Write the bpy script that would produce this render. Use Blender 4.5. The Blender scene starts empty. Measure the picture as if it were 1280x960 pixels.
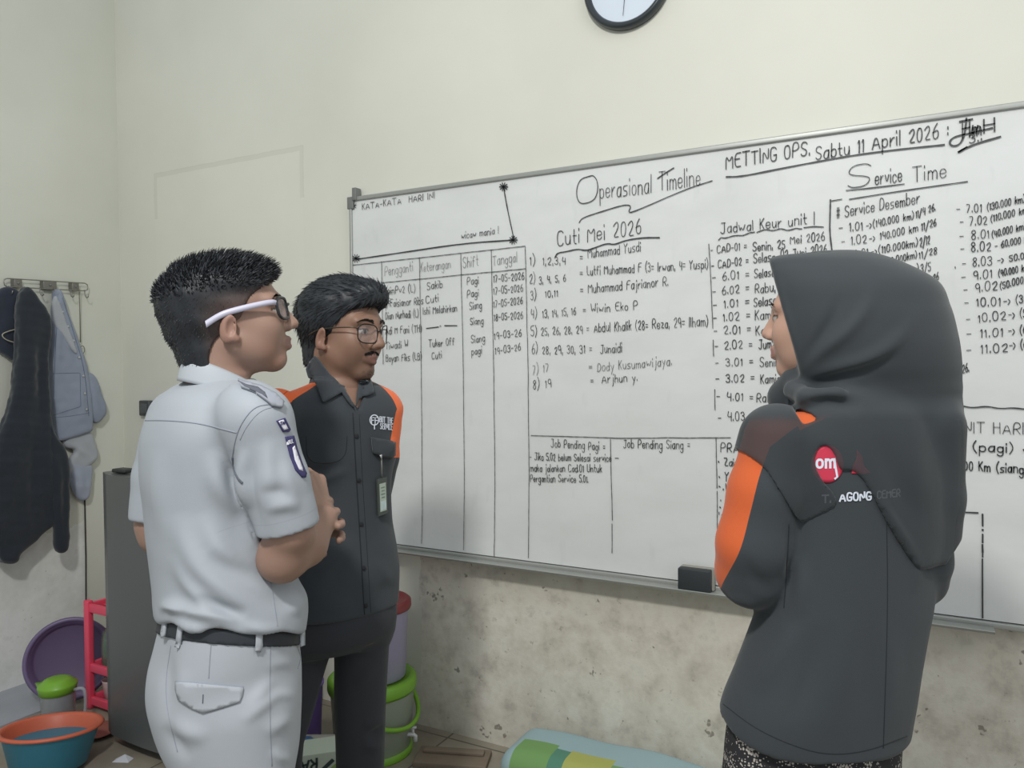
import bpy, bmesh, math, random
import numpy as np
from mathutils import Vector, Matrix
from mathutils.bvhtree import BVHTree

random.seed(7)
rng = np.random.default_rng(11)
scene = bpy.context.scene
COL = scene.collection

# ---------------------------------------------------------------- camera
YAW, PITCH, ROLL, FPX = math.radians(28.654), math.radians(-1.436), math.radians(-0.49), 966.8
EYE = np.array([0.0, 0.0, 1.40])
_f = np.array([-math.sin(YAW) * math.cos(PITCH), math.cos(YAW) * math.cos(PITCH), math.sin(PITCH)])
_r0 = np.array([math.cos(YAW), math.sin(YAW), 0.0])
_u0 = np.cross(_r0, _f)
_r = math.cos(ROLL) * _r0 + math.sin(ROLL) * _u0
_u = np.cross(_r, _f)
cd = bpy.data.cameras.new('camera')
cd.sensor_fit = 'HORIZONTAL'; cd.sensor_width = 36.0; cd.lens = FPX / 1280 * 36.0
cd.clip_start = 0.02
cam = bpy.data.objects.new('camera', cd); COL.objects.link(cam)
m = Matrix(((_r[0], _u[0], -_f[0], EYE[0]), (_r[1], _u[1], -_f[1], EYE[1]), (_r[2], _u[2], -_f[2], EYE[2]), (0, 0, 0, 1)))
cam.matrix_world = m
scene.camera = cam

# ---------------------------------------------------------------- light and exposure
scene.view_settings.view_transform = 'Standard'
scene.view_settings.look = 'None'
scene.view_settings.gamma = 1.0
scene.view_settings.use_curve_mapping = False
scene.view_settings.exposure = 0.0
w = bpy.data.worlds.new('room_daylight'); scene.world = w; w.use_nodes = True
bg = w.node_tree.nodes['Background']
bg.inputs[0].default_value = (0.90, 0.96, 1.0, 1); bg.inputs[1].default_value = 0.58

def area(name, loc, target, size, power, color):
    l = bpy.data.lights.new(name, 'AREA'); l.shape = 'DISK'; l.size = size; l.energy = power; l.color = color
    o = bpy.data.objects.new(name, l); COL.objects.link(o); o.location = loc
    o.rotation_euler = (Vector(target) - Vector(loc)).to_track_quat('-Z', 'Y').to_euler()
    o['kind'] = 'helper'
    return o
area('ceiling_lamp', (-0.45, -0.55, 3.2), (-1.0, 1.6, 0.8), 0.30, 57, (1.0, 0.988, 0.955))
area('tube_lamp', (1.25, 0.55, 3.05), (0.2, 2.3, 1.5), 1.5, 13, (1.0, 0.99, 0.95))

# ---------------------------------------------------------------- pixel helpers (1280 x 960 frame of the photograph)
def ray(px, py):
    return _f + _r * ((px - 640) / FPX) - _u * ((py - 480) / FPX)
def hit(px, py, ax, val):
    v = ray(px, py); t = (val - EYE[ax]) / v[ax]; return EYE + v * t
CY, SY = math.cos(YAW), math.sin(YAW)
def loc(px, py, d):
    'point seen at a pixel, d metres ahead; x to the right of the viewer, y ahead, z up from the floor'
    v = ray(px, py); L = np.array([v[0] * CY + v[1] * SY, -v[0] * SY + v[1] * CY, v[2]])
    L = L * (d / L[1]); L[2] += EYE[2]; return L
def to_world(L):
    return np.array([L[0] * CY - L[1] * SY, L[0] * SY + L[1] * CY, L[2]])

# ---------------------------------------------------------------- objects
def tag(o, label=None, cat=None, group=None, kind=None):
    if label: o['label'] = label
    if cat: o['category'] = cat
    if group: o['group'] = group
    if kind: o['kind'] = kind
    return o
def empty(name, p=(0, 0, 0), rz=0.0, label=None, cat=None, group=None):
    o = bpy.data.objects.new(name, None); COL.objects.link(o); o.empty_display_size = 0.05
    o.location = p; o.rotation_euler = (0, 0, rz)
    return tag(o, label, cat, group)
def link(name, me, mat=None, parent=None, smooth=True):
    o = bpy.data.objects.new(name, me); COL.objects.link(o)
    if mat is not None: me.materials.append(mat)
    if smooth: me.polygons.foreach_set('use_smooth', np.ones(len(me.polygons), bool))
    if parent is not None: o.parent = parent
    return o
def mesh(name, V, F):
    me = bpy.data.meshes.new(name); me.from_pydata([tuple(map(float, v)) for v in V], [], [tuple(map(int, f)) for f in F]); me.update(); return me

class MB:
    'collects simple shapes into one mesh'
    def __init__(s): s.v = []; s.f = []
    def add(s, V, F):
        b = len(s.v); s.v += [tuple(map(float, q)) for q in V]; s.f += [tuple(int(i) + b for i in q) for q in F]; return s
    def box(s, c, d, rz=0.0):
        x, y, z = (q / 2 for q in d); C_, S_ = math.cos(rz), math.sin(rz)
        V = []
        for sx, sy, sz in ((-1, -1, -1), (1, -1, -1), (1, 1, -1), (-1, 1, -1), (-1, -1, 1), (1, -1, 1), (1, 1, 1), (-1, 1, 1)):
            a, b = sx * x, sy * y; V.append((c[0] + a * C_ - b * S_, c[1] + a * S_ + b * C_, c[2] + sz * z))
        return s.add(V, [(0, 3, 2, 1), (4, 5, 6, 7), (0, 1, 5, 4), (1, 2, 6, 5), (2, 3, 7, 6), (3, 0, 4, 7)])
    def tube(s, pts, r, n=8, cap=True, closed=False):
        pts = [Vector(p) for p in pts]; N = len(pts)
        rs = r if hasattr(r, '__len__') else [r] * N
        V = []; up = None
        for i, p in enumerate(pts):
            a = pts[i - 1] if (i or closed) else p; b = pts[(i + 1) % N] if (i < N - 1 or closed) else p
            t = (b - a).normalized()
            if up is None:
                up = t.orthogonal().normalized()
            up = (up - t * up.dot(t)); up = up.normalized() if up.length > 1e-6 else t.orthogonal().normalized()
            q = t.cross(up)
            for k in range(n):
                an = 2 * math.pi * k / n; V.append(p + (up * math.cos(an) + q * math.sin(an)) * rs[i])
        F = []
        for i in range(N if closed else N - 1):
            j = (i + 1) % N
            for k in range(n):
                k2 = (k + 1) % n; F.append((i * n + k, i * n + k2, j * n + k2, j * n + k))
        if cap and not closed: F += [tuple(range(n - 1, -1, -1)), tuple((N - 1) * n + k for k in range(n))]
        return s.add(V, F)
    def lathe(s, prof, n=40, c=(0, 0, 0), sx=1.0, sy=1.0):
        'profile of (radius, z) turned about z'
        V = []; F = []
        for (r, z) in prof:
            for k in range(n):
                an = 2 * math.pi * k / n; V.append((c[0] + r * sx * math.cos(an), c[1] + r * sy * math.sin(an), c[2] + z))
        for i in range(len(prof) - 1):
            for k in range(n):
                k2 = (k + 1) % n; F.append((i * n + k, i * n + k2, (i + 1) * n + k2, (i + 1) * n + k))
        if prof[0][0] > 1e-6: F.append(tuple(range(n - 1, -1, -1)))
        if prof[-1][0] > 1e-6: F.append(tuple((len(prof) - 1) * n + k for k in range(n)))
        return s.add(V, F)
    def build(s, name, mat, parent=None, bevel=0.0, smooth=False):
        me = mesh(name, s.v, s.f)
        if bevel:
            bm = bmesh.new(); bm.from_mesh(me)
            bmesh.ops.bevel(bm, geom=[e for e in bm.edges if e.is_manifold and e.calc_face_angle(0) > 0.5], offset=bevel, segments=3, profile=0.5, affect='EDGES')
            bm.to_mesh(me); bm.free()
        o = link(name, me, mat, parent, smooth or bool(bevel))
        return o

# ---------------------------------------------------------------- materials
def rgb(r, g, b):
    f = lambda c: (c / 255 / 12.92) if c / 255 <= 0.04045 else ((c / 255 + 0.055) / 1.055) ** 2.4
    return (f(r), f(g), f(b), 1)
class NT:
    def __init__(s, name):
        s.m = bpy.data.materials.new(name); s.m.use_nodes = True; s.t = s.m.node_tree; s.n = s.t.nodes; s.b = s.n['Principled BSDF']
    def new(s, typ, **kw):
        n = s.n.new(typ)
        for k, v in kw.items(): setattr(n, k, v)
        return n
    def ln(s, a, b): s.t.links.new(a, b)
    def coord(s, scale=(1, 1, 1), rot=(0, 0, 0)):
        tc = s.new('ShaderNodeTexCoord'); mp = s.new('ShaderNodeMapping'); mp.inputs['Scale'].default_value = scale; mp.inputs['Rotation'].default_value = rot
        s.ln(tc.outputs['Object'], mp.inputs[0]); return mp.outputs[0]
    def noise(s, co, scale, detail=4, rough=0.55):
        n = s.new('ShaderNodeTexNoise'); n.inputs['Scale'].default_value = scale; n.inputs['Detail'].default_value = detail; n.inputs['Roughness'].default_value = rough
        s.ln(co, n.inputs['Vector']); return n.outputs[0]
    def ramp(s, fac, stops, interp='LINEAR'):
        r = s.new('ShaderNodeValToRGB'); r.color_ramp.interpolation = interp; e = r.color_ramp.elements
        while len(e) < len(stops): e.new(0.5)
        for q, (p, c) in zip(e, stops):
            q.position = p; q.color = c if hasattr(c, '__len__') else (c, c, c, 1)
        s.ln(fac, r.inputs[0]); return r.outputs[0]
    def mix(s, fac, a, b, mode='MIX'):
        n = s.new('ShaderNodeMix', data_type='RGBA', blend_type=mode)
        for k, v in ((0, fac), (6, a), (7, b)):
            if hasattr(v, 'links'): s.ln(v, n.inputs[k])
            else: n.inputs[k].default_value = v
        return n.outputs[2]
    def math(s, op, a, b=0.0, c=None):
        n = s.new('ShaderNodeMath', operation=op)
        for k, v in enumerate((a, b) if c is None else (a, b, c)):
            if hasattr(v, 'links'): s.ln(v, n.inputs[k])
            else: n.inputs[k].default_value = v
        return n.outputs[0]
    def attr(s, name):
        n = s.new('ShaderNodeAttribute'); n.attribute_name = name; return n
    def bump(s, h, strength=0.2, dist=0.002):
        n = s.new('ShaderNodeBump'); n.inputs['Strength'].default_value = strength; n.inputs['Distance'].default_value = dist
        s.ln(h, n.inputs['Height']); s.ln(n.outputs[0], s.b.inputs['Normal']); return n
    def color(s, c):
        if hasattr(c, 'links'): s.ln(c, s.b.inputs['Base Color'])
        else: s.b.inputs['Base Color'].default_value = c
    def p(s, **kw):
        for k, v in kw.items(): s.b.inputs[k].default_value = v
        return s

def plain(name, c, rough=0.5, var=0.06, scale=30, metal=0.0, bump=0.0, bscale=200, bdist=0.001, alpha=1.0, trans=0.0, spec=0.5):
    t = NT(name); co = t.coord()
    d = tuple(x * (1 - var * 2) for x in c[:3]) + (1,)
    t.color(t.mix(t.noise(co, scale), d, tuple(min(1, x * (1 + var * 0.6)) for x in c[:3]) + (1,)))
    t.p(Roughness=rough, Metallic=metal, Alpha=alpha); t.b.inputs['Transmission Weight'].default_value = trans
    t.b.inputs['Specular IOR Level'].default_value = spec
    if bump: t.bump(t.noise(co, bscale, 3), bump, bdist)
    return t.m

# ================================================================ the room
WY, WX, TOPZ = 2.44, -3.535, 3.25        # back wall plane, left wall plane
RX, FY = 2.6, -1.6

def wall_back_material():
    t = NT('painted_back_wall'); co = t.coord(); sep = t.new('ShaderNodeSeparateXYZ'); t.ln(co, sep.inputs[0]); X, Y, Z = sep.outputs
    n1 = t.noise(co, 1.3, 5); n2 = t.noise(co, 9, 6, 0.65); n3 = t.noise(co, 38, 5, 0.7)
    paint = t.ramp(n1, [(0.3, rgb(213, 213, 201)), (0.7, rgb(223, 223, 211))])
    # faint tape rectangle left by a poster
    def box_edge(x0, x1, z0, z1, wd):
        ax = t.math('ABSOLUTE', t.math('SUBTRACT', X, (x0 + x1) / 2)); az = t.math('ABSOLUTE', t.math('SUBTRACT', Z, (z0 + z1) / 2))
        d = t.math('MAXIMUM', t.math('SUBTRACT', ax, (x1 - x0) / 2), t.math('SUBTRACT', az, (z1 - z0) / 2))
        return d
    a = hit(193, 216, 1, WY); b = hit(378, 185, 1, WY)
    d = box_edge(a[0], b[0], a[2] - 0.60, (a[2] + b[2]) / 2, 0.01)
    edge = t.math('MULTIPLY', t.math('LESS_THAN', t.math('ABSOLUTE', t.math('ADD', d, t.math('MULTIPLY', n2, 0.012))), 0.011), t.math('GREATER_THAN', Z, a[2] - 0.22))
    paint = t.mix(t.math('MULTIPLY', edge, 0.30), paint, rgb(186, 186, 172))
    inside = t.math('LESS_THAN', d, 0.0)
    paint = t.mix(t.math('MULTIPLY', inside, 0.10), paint, rgb(235, 232, 212))
    # bare, weathered plaster on the lower wall right of the stacked containers
    plaster = t.ramp(n2, [(0.30, rgb(180, 174, 164)), (0.44, rgb(214, 208, 195)), (0.58, rgb(230, 226, 214)), (0.8, rgb(198, 194, 184))])
    plaster = t.mix(t.math('MULTIPLY', t.ramp(n1, [(0.42, 0.0), (0.62, 1.0)]), 0.38), plaster, rgb(184, 178, 164))
    mould = t.ramp(t.math('ADD', t.math('MULTIPLY', t.math('SUBTRACT', Z, 0.52), 1.5), t.math('MULTIPLY', t.math('SUBTRACT', n2, 0.5), 1.2)), [(0.05, 0.0), (0.32, 1.0)])
    leftdamp = t.ramp(t.math('ADD', t.math('MULTIPLY', t.math('SUBTRACT', -1.12, X), 1.2), t.math('MULTIPLY', t.math('SUBTRACT', n1, 0.5), 1.6)), [(0.0, 0.25), (0.3, 1.0)])
    plaster = t.mix(t.math('MULTIPLY', t.math('MULTIPLY', mould, leftdamp), 0.52), plaster, rgb(112, 100, 90))
    chips = t.ramp(t.noise(t.coord((1, 1, 0.8)), 15, 3, 0.75), [(0.665, 0.0), (0.69, 1.0)])
    plaster = t.mix(t.math('MULTIPLY', chips, 0.75), plaster, rgb(118, 110, 100))
    flecks = t.ramp(n3, [(0.30, 1.0), (0.36, 0.0)])
    plaster = t.mix(t.math('MULTIPLY', flecks, 0.5), plaster, rgb(130, 124, 112))
    edge_x = hit(526, 760, 1, WY)[0]
    low = t.math('LESS_THAN', t.math('ADD', Z, t.math('MULTIPLY', t.math('SUBTRACT', n2, 0.5), 0.05)), 0.83)
    rgt = t.math('GREATER_THAN', t.math('ADD', X, t.math('MULTIPLY', t.math('SUBTRACT', n2, 0.5), 0.06)), edge_x)
    mask = t.math('MULTIPLY', low, rgt)
    t.color(t.mix(mask, paint, plaster)); t.p(Roughness=0.8)
    t.bump(t.math('ADD', t.math('MULTIPLY', t.math('MULTIPLY', n3, mask), 1.0), t.math('MULTIPLY', n2, 0.35)), 0.25, 0.006)
    return t.m
def wall_left_material():
    t = NT('painted_left_wall'); co = t.coord(); sep = t.new('ShaderNodeSeparateXYZ'); t.ln(co, sep.inputs[0]); X, Y, Z = sep.outputs
    n1 = t.noise(co, 1.5, 5); n2 = t.noise(co, 6, 6, 0.65); n3 = t.noise(co, 30, 5, 0.7)
    paint = t.ramp(n1, [(0.3, rgb(206, 208, 196)), (0.7, rgb(216, 217, 206))])
    white = t.ramp(n2, [(0.35, rgb(218, 220, 215)), (0.6, rgb(238, 239, 236)), (0.75, rgb(206, 207, 200))])
    white = t.mix(t.math('MULTIPLY', t.ramp(n3, [(0.30, 1.0), (0.35, 0.0)]), 0.5), white, rgb(150, 146, 134))
    lo = t.math('LESS_THAN', t.math('ADD', Z, t.math('MULTIPLY', t.math('SUBTRACT', n2, 0.5), 0.25)), 0.66)
    lf = t.math('LESS_THAN', Y, hit(106, 700, 0, WX)[1])
    mask = t.math('MULTIPLY', lo, lf)
    t.color(t.mix(mask, paint, white)); t.p(Roughness=0.8); t.bump(t.math('MULTIPLY', n2, 1.0), 0.22, 0.006)
    return t.m
def floor_material():
    t = NT('worn_tile_floor'); co = t.coord()
    n = t.noise(co, 4, 6, 0.6); n2 = t.noise(co, 40, 4)
    br = t.new('ShaderNodeTexBrick'); br.offset = 0.0; br.inputs['Scale'].default_value = 1.0; br.inputs['Mortar Size'].default_value = 0.004
    br.inputs['Brick Width'].default_value = 0.4; br.inputs['Row Height'].default_value = 0.4
    br.inputs['Color1'].default_value = rgb(150, 142, 126); br.inputs['Color2'].default_value = rgb(160, 152, 136); br.inputs['Mortar'].default_value = rgb(92, 86, 76)
    t.ln(co, br.inputs['Vector'])
    c = t.mix(t.math('MULTIPLY', t.ramp(n, [(0.35, 1.0), (0.6, 0.0)]), 0.5), br.outputs[0], rgb(112, 104, 92))
    c = t.mix(t.math('MULTIPLY', n2, 0.2), c, rgb(140, 136, 128)); t.color(c); t.p(Roughness=0.55); t.bump(n2, 0.1, 0.002)
    return t.m
def slab(name, lo, hi, mat):
    b = MB(); b.box([(p + q) / 2 for p, q in zip(lo, hi)], [q - p for p, q in zip(lo, hi)]); o = b.build(name, mat); o['kind'] = 'structure'; return o
slab('floor', (WX - 0.12, FY, -0.1), (RX, WY + 0.12, 0.0), floor_material())
slab('wall_back', (WX, WY, 0.0), (RX, WY + 0.12, TOPZ), wall_back_material())
slab('wall_left', (WX - 0.12, FY, 0.0), (WX, WY + 0.12, TOPZ), wall_left_material())
# wet painted strip of floor along the left wall
M_wet = plain('damp_cement_strip', rgb(168, 172, 180), 0.5, 0.14, 6)
slab('trim_1', (WX, 0.6, 0.0), (WX + 0.34, 2.05, 0.006), M_wet)
# thin dark cable down the left wall
p0 = hit(106, 625, 0, WX + 0.004); p1 = hit(107.5, 760, 0, WX + 0.004)
c_ = MB(); c_.tube([(WX + 0.004, p0[1], p0[2] + 0.35), (WX + 0.004, p0[1], p0[2]), (WX + 0.0045, (p0[1] + p1[1]) / 2 + 0.002, (p0[2] + p1[2]) / 2), (WX + 0.004, p1[1], p1[2]), (WX + 0.004, p1[1], 0.02)], 0.0032, 6)
tag(c_.build('cable', plain('dark_rubber', rgb(58, 55, 52), 0.6), None, smooth=True), 'thin dark cable running straight down the left wall beside the denim jacket', 'cable')
# wall socket behind the uniformed man's shoulder
q = hit(186, 510, 1, WY)
so = empty('wall_socket', (q[0], WY, q[2]), 0, 'small dark socket box on the back wall at the white-uniformed man\'s far shoulder', 'socket')
b = MB(); b.box((0, -0.014, 0), (0.075, 0.028, 0.075)); b.build('housing', plain('dark_plastic', rgb(74, 78, 78), 0.4), so, bevel=0.006)
b = MB(); b.box((0, -0.029, 0), (0.045, 0.004, 0.045)); b.build('faceplate', plain('grey_plastic', rgb(96, 100, 100), 0.4), so, bevel=0.0015)

# ================================================================ wall clock
cc = hit(786, -19, 1, WY); CR = 0.149
clk = empty('wall_clock', (cc[0], WY, cc[2]), 0, 'round wall clock with a black rim and white dial above the whiteboard', 'clock')
def facing(o):            # lathed about z, then turned to face the room
    o.rotation_euler = (math.radians(90), 0, 0); return o
M_rim = plain('black_gloss_plastic', rgb(52, 58, 62), 0.25, 0.03)
b = MB(); b.lathe([(0.0, 0.0), (CR - 0.004, 0.0), (CR, 0.006), (CR, 0.026), (CR - 0.006, 0.036), (CR - 0.014, 0.036), (CR - 0.022, 0.027), (CR - 0.023, 0.019), (0.0, 0.019)], 96)
facing(b.build('rim', M_rim, clk, smooth=False)); clk.children[-1].data.polygons.foreach_set('use_smooth', np.ones(len(clk.children[-1].data.polygons), bool))
b = MB(); b.lathe([(CR - 0.0225, 0.0192), (CR - 0.0225, 0.0205), (0.0, 0.0205)], 96)
facing(b.build('dial', plain('white_dial', rgb(214, 224, 236), 0.35, 0.01), clk))
def hand(name, ang, l, wd, z, mat, tail=0.02):
    s_, c_2 = math.sin(ang), math.cos(ang); b = MB(); V = []
    for (a, h) in ((-wd, -tail), (wd, -tail), (wd * 0.5, l), (-wd * 0.5, l)):
        V.append((a * c_2 + h * s_, -a * s_ + h * c_2, z))
    b.add(V + [(x, y, z + 0.001) for x, y, z in V], [(3, 2, 1, 0), (4, 5, 6, 7), (0, 1, 5, 4), (1, 2, 6, 5), (2, 3, 7, 6), (3, 0, 4, 7)])
    return facing(b.build(name, mat, clk))
M_ink = plain('black_ink', rgb(34, 37, 42), 0.5, 0.02)
hand('hour_hand', math.radians(150), 0.062, 0.004, 0.0225, M_rim)
hand('minute_hand', math.radians(55), 0.092, 0.003, 0.024, M_rim)
hand('second_hand', math.radians(186), 0.108, 0.0011, 0.0256, M_ink, 0.03)

# ================================================================ pen strokes (single-line lettering)
G = {
'A':'033A63 1555','B':'030A3A59573707 37565443 4303','C':'594A1A0805134354','D':'030A3A58553303','E':'5A0A0353 0747','F':'5A0A03 0747',
'G':'594A1A080513435456 5636','H':'0A03 5A53 0757','I':'0A03','J':'1A5A 4A44331304','K':'0A03 4A06 1743','L':'0A0343','M':'030A366A63','N':'030A535A',
'O':'3A1A0805134355584A3A','P':'030A4A58573606','R':'030A4A58573606 2653','S':'594A1A08174655431304','T':'0A6A 3A33','U':'0A041343545A','V':'0A336A',
'W':'0A1337536A','X':'0A53 5A03','Y':'0A275A 2723','Z':'0A5A0353',
'a':'4717050413334547 4743','b':'0A03 0617374644331304','c':'4637170604133344','d':'4A43 4637170604133344','e':'05454637170604133344','f':'493A2A1913 0737',
'g':'4637170604133344 4741301001','h':'0A03 0617374643','i':'0703 090A','j':'272110 292A','k':'0A03 3705 1633','l':'0A03','m':'0703 0617273633 3647576663',
'n':'0703 0617374643','o':'27170604133344463727','p':'0700 0617374644331304','q':'4740 4637170604133344','r':'0703 05162737','s':'4717061535443303',
't':'1A142333 0737','u':'0704133345 4743','v':'072347','w':'0713264367','x':'0743 4703','y':'0724 4710','z':'07470343',
'0':'2A1A0805133345483A2A','1':'081A13','2':'08193A48360343','3':'091A3A4837174644331304','4':'1A0646 4943','5':'4A0A07374644331304','6':'3A1805133344463706',
'7':'0A4A13','8':'27081A3A48270513334527','9':'473616081A3A4843','.':'0304','\u2022':'0606 0716',',':'0402',':':'0405 0708','=':'0535 0737','-':'0636',
'(':'2B080522',')':'0B282502','!':'0A05 0304','/':'014A','#':'1A13 3A33 0848 0545','>':'083603','\'':'0A08','*':'0747 2A23 0944 0449','|':'0A02','v.':'0606',
'~':'05163647','^':'062359',
}
GL = {}
for k_, s_ in G.items():
    st = []
    for part_ in s_.split():
        st.append([(int(part_[i], 16), (int(part_[i + 1], 16) - 3)) for i in range(0, len(part_) - 1, 2)])
    GL[k_] = (st, max(x for q_ in st for x, y in q_))
def chaikin(p, n=2):
    for _ in range(n):
        if len(p) < 3: return p
        q = [p[0]]
        for a, b in zip(p[:-1], p[1:]):
            q_ = [tuple(x * .75 + y * .25 for x, y in zip(a, b)), tuple(x * .25 + y * .75 for x, y in zip(a, b))]; q += q_
        q.append(p[-1]); p = q
    return p
def ribbon(V, F, pts, wd, jit=0.0):
    'flat inked line through 2-D points'
    P = [np.array(p, float) for p in pts]; n = len(P)
    if n == 1: P.append(P[0] + [wd * .3, 0]); n = 2
    b = len(V)
    for i in range(n):
        a, c = P[max(0, i - 1)], P[min(n - 1, i + 1)]; t = c - a; L = np.hypot(*t)
        t = t / L if L > 1e-9 else np.array([1., 0]); e = t * wd * .5 * (-1 if i == 0 else 1 if i == n - 1 else 0)
        nn = np.array([-t[1], t[0]]) * wd * .5 * (1 + random.uniform(-jit, jit))
        V.append(P[i] + e + nn); V.append(P[i] + e - nn)
    for i in range(n - 1): F.append((b + 2 * i, b + 2 * i + 1, b + 2 * i + 3, b + 2 * i + 2))
def layout(t, jit=1.0):
    'stroke lists in glyph units and the total length'
    x = 0.0; out = []
    for ch in t:
        if ch == ' ': x += 5.2; continue
        st, wd = GL[ch]; r = random.uniform(-.05, .05) * jit; sc = 1 + random.uniform(-.08, .08) * jit; dy = random.uniform(-.35, .35) * jit
        for s_ in st:
            out.append([(x + (px_ * sc + py_ * r), py_ * sc + dy) for px_, py_ in s_])
        x += wd * sc * .95 + 2.5
    return out, max(x - 2.3, 1)

# ================================================================ the whiteboard
BY = 2.41                                 # plane of the writing surface
bl = hit(437.5, 300, 1, BY)[0]; bt = 2.062; bb = 0.700; br_ = bl + 2.74
board = empty('whiteboard', ((bl + br_) / 2, WY, bb), 0, 'large whiteboard covered in black marker writing on the back wall', 'whiteboard')
ox, oy, oz = (bl + br_) / 2, WY, bb
def board_material():
    t = NT('whiteboard_enamel'); co = t.coord()
    n = t.noise(t.coord((1, 1, 2.2)), 2.5, 5, 0.6); n2 = t.noise(t.coord((3, 1, 1)), 7, 4)
    c = t.ramp(n, [(0.3, rgb(213, 215, 213)), (0.6, rgb(222, 224, 223))])
    c = t.mix(t.math('MULTIPLY', t.ramp(n2, [(0.62, 0.0), (0.78, 1.0)]), 0.16), c, rgb(170, 173, 172))
    t.color(c); t.p(Roughness=0.38); t.b.inputs['Specular IOR Level'].default_value = 0.3
    return t.m
b = MB(); b.box((0, (BY + WY) / 2 + 0.004 - oy, (bt - bb) / 2), (br_ - bl - 0.01, WY - BY - 0.008, bt - bb - 0.01)); b.build('panel', board_material(), board).location = (0, -0.004, 0)
M_alu = plain('brushed_aluminium', rgb(168, 170, 166), 0.42, 0.05, 60, metal=0.35)
fw, fd = 0.016, 0.036
b = MB()
W2, H_ = (br_ - bl) / 2, bt - bb
yc = -fd / 2
b.box((0, yc, H_ - fw / 2 + .008), (2 * W2, fd, fw)); b.box((0, yc, fw / 2 - .014), (2 * W2, fd, fw))
b.box((-W2 + 0.006, yc, H_ / 2 - .006), (0.012, fd - .002, H_)); b.box((W2 - 0.006, yc, H_ / 2 - .006), (0.012, fd - .002, H_))
b.build('frame', M_alu, board, bevel=0.003)
b = MB(); tx1 = hit(1242, 778, 1, BY)[0] - ox
prof = [(-0.037, -0.013), (-0.090, -0.013), (-0.094, -0.006), (-0.091, -0.004), (-0.088, -0.009), (-0.037, -0.009)]
for xx in (-W2 + 0.02, tx1):
    pass
n_ = len(prof); V_ = [(xx, y, z) for xx in (-W2 + 0.02, tx1) for y, z in prof]
b.add(V_, [tuple(range(n_ - 1, -1, -1)), tuple(range(n_, 2 * n_))] + [(i, (i + 1) % n_, n_ + (i + 1) % n_, n_ + i) for i in range(n_)])
b.build('pen_tray', M_alu, board)
M_clip = plain('grey_plastic_clip', rgb(120, 122, 120), 0.5)
q = hit(444.5, 243, 1, BY)
b = MB(); b.box((q[0] - ox, -0.025, q[2] - oz), (0.020, 0.034, 0.05)); b.box((-W2 + 0.008, yc - .002, H_ - 0.015), (0.03, fd, 0.048)); b.build('corner_bracket', M_clip, board, bevel=0.003)

M_mark = plain('marker_ink', rgb(52, 54, 56), 0.5, 0.05)
M_faint = plain('worn_marker_ink', rgb(118, 120, 120), 0.5, 0.08)
M_thin = plain('ruled_marker_line', rgb(92, 94, 94), 0.5, 0.08)
class Ink:
    def __init__(s): s.V = []; s.F = []
    def pt(s, px, py):
        h = hit(px, py, 1, BY); return (h[0] - ox, h[2] - oz)
    def text(s, t, x0, y0, x1, y1, h, wd=0.0034, jit=1.0):
        a, c = np.array(s.pt(x0, y0)), np.array(s.pt(x1, y1)); st, L = layout(t, jit)
        mid = hit((x0 + x1) / 2, (y0 + y1) / 2, 1, BY); hm = .92 * h * (mid @ _f - EYE @ _f) / FPX
        for q in st:
            P = [a + (c - a) * (gx / L) + np.array([0, gy / 7 * hm]) for gx, gy in chaikin(q, 2)]
            ribbon(s.V, s.F, P, wd * .68 * random.uniform(.85, 1.15), 0.12)
    def line(s, pts, wd=0.0026, wob=0.0):
        P = [np.array(s.pt(*p)) for p in pts]
        if wob:
            Q = []
            for a, c in zip(P[:-1], P[1:]):
                k = max(2, int(np.hypot(*(c - a)) / .03))
                Q += [a + (c - a) * i / k + rng.normal(0, wob, 2) for i in range(k)]
            P = Q + [P[-1]]
        ribbon(s.V, s.F, chaikin([tuple(p) for p in P], 2), wd, 0.2)
    def build(s, mat, label=None):
        V = [(v[0], BY - oy - 0.0006, v[1]) for v in s.V]
        o = link('handwriting', mesh('handwriting', V, [f[::-1] for f in s.F]), mat, board, smooth=False)
        if label: o['label'] = label
# --- slogan box
k = Ink()
k.text('KATA-KATA  HARI INI', 453, 262, 543, 248, 8.5, .0032); k.text('*', 440, 262, 445, 261, 8, .003)
k.text('wicaw mania !', 577, 298.5, 623, 291.5, 9, .003)
k.line([(446, 324), (500, 316), (580, 304), (642, 300)], .0042); k.line([(629.5, 234), (634, 260), (642, 297)], .0042)
for cx_, cy_ in ((629.5, 233.5), (641.5, 300), (445, 323)):
    for an in range(5):
        a_ = an * math.pi / 5; k.line([(cx_ - 5 * math.cos(a_), cy_ - 5 * math.sin(a_)), (cx_ + 5 * math.cos(a_), cy_ + 5 * math.sin(a_))], .0036)
k.build(M_mark, 'slogan lines in a box at the top left corner of the board')
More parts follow.
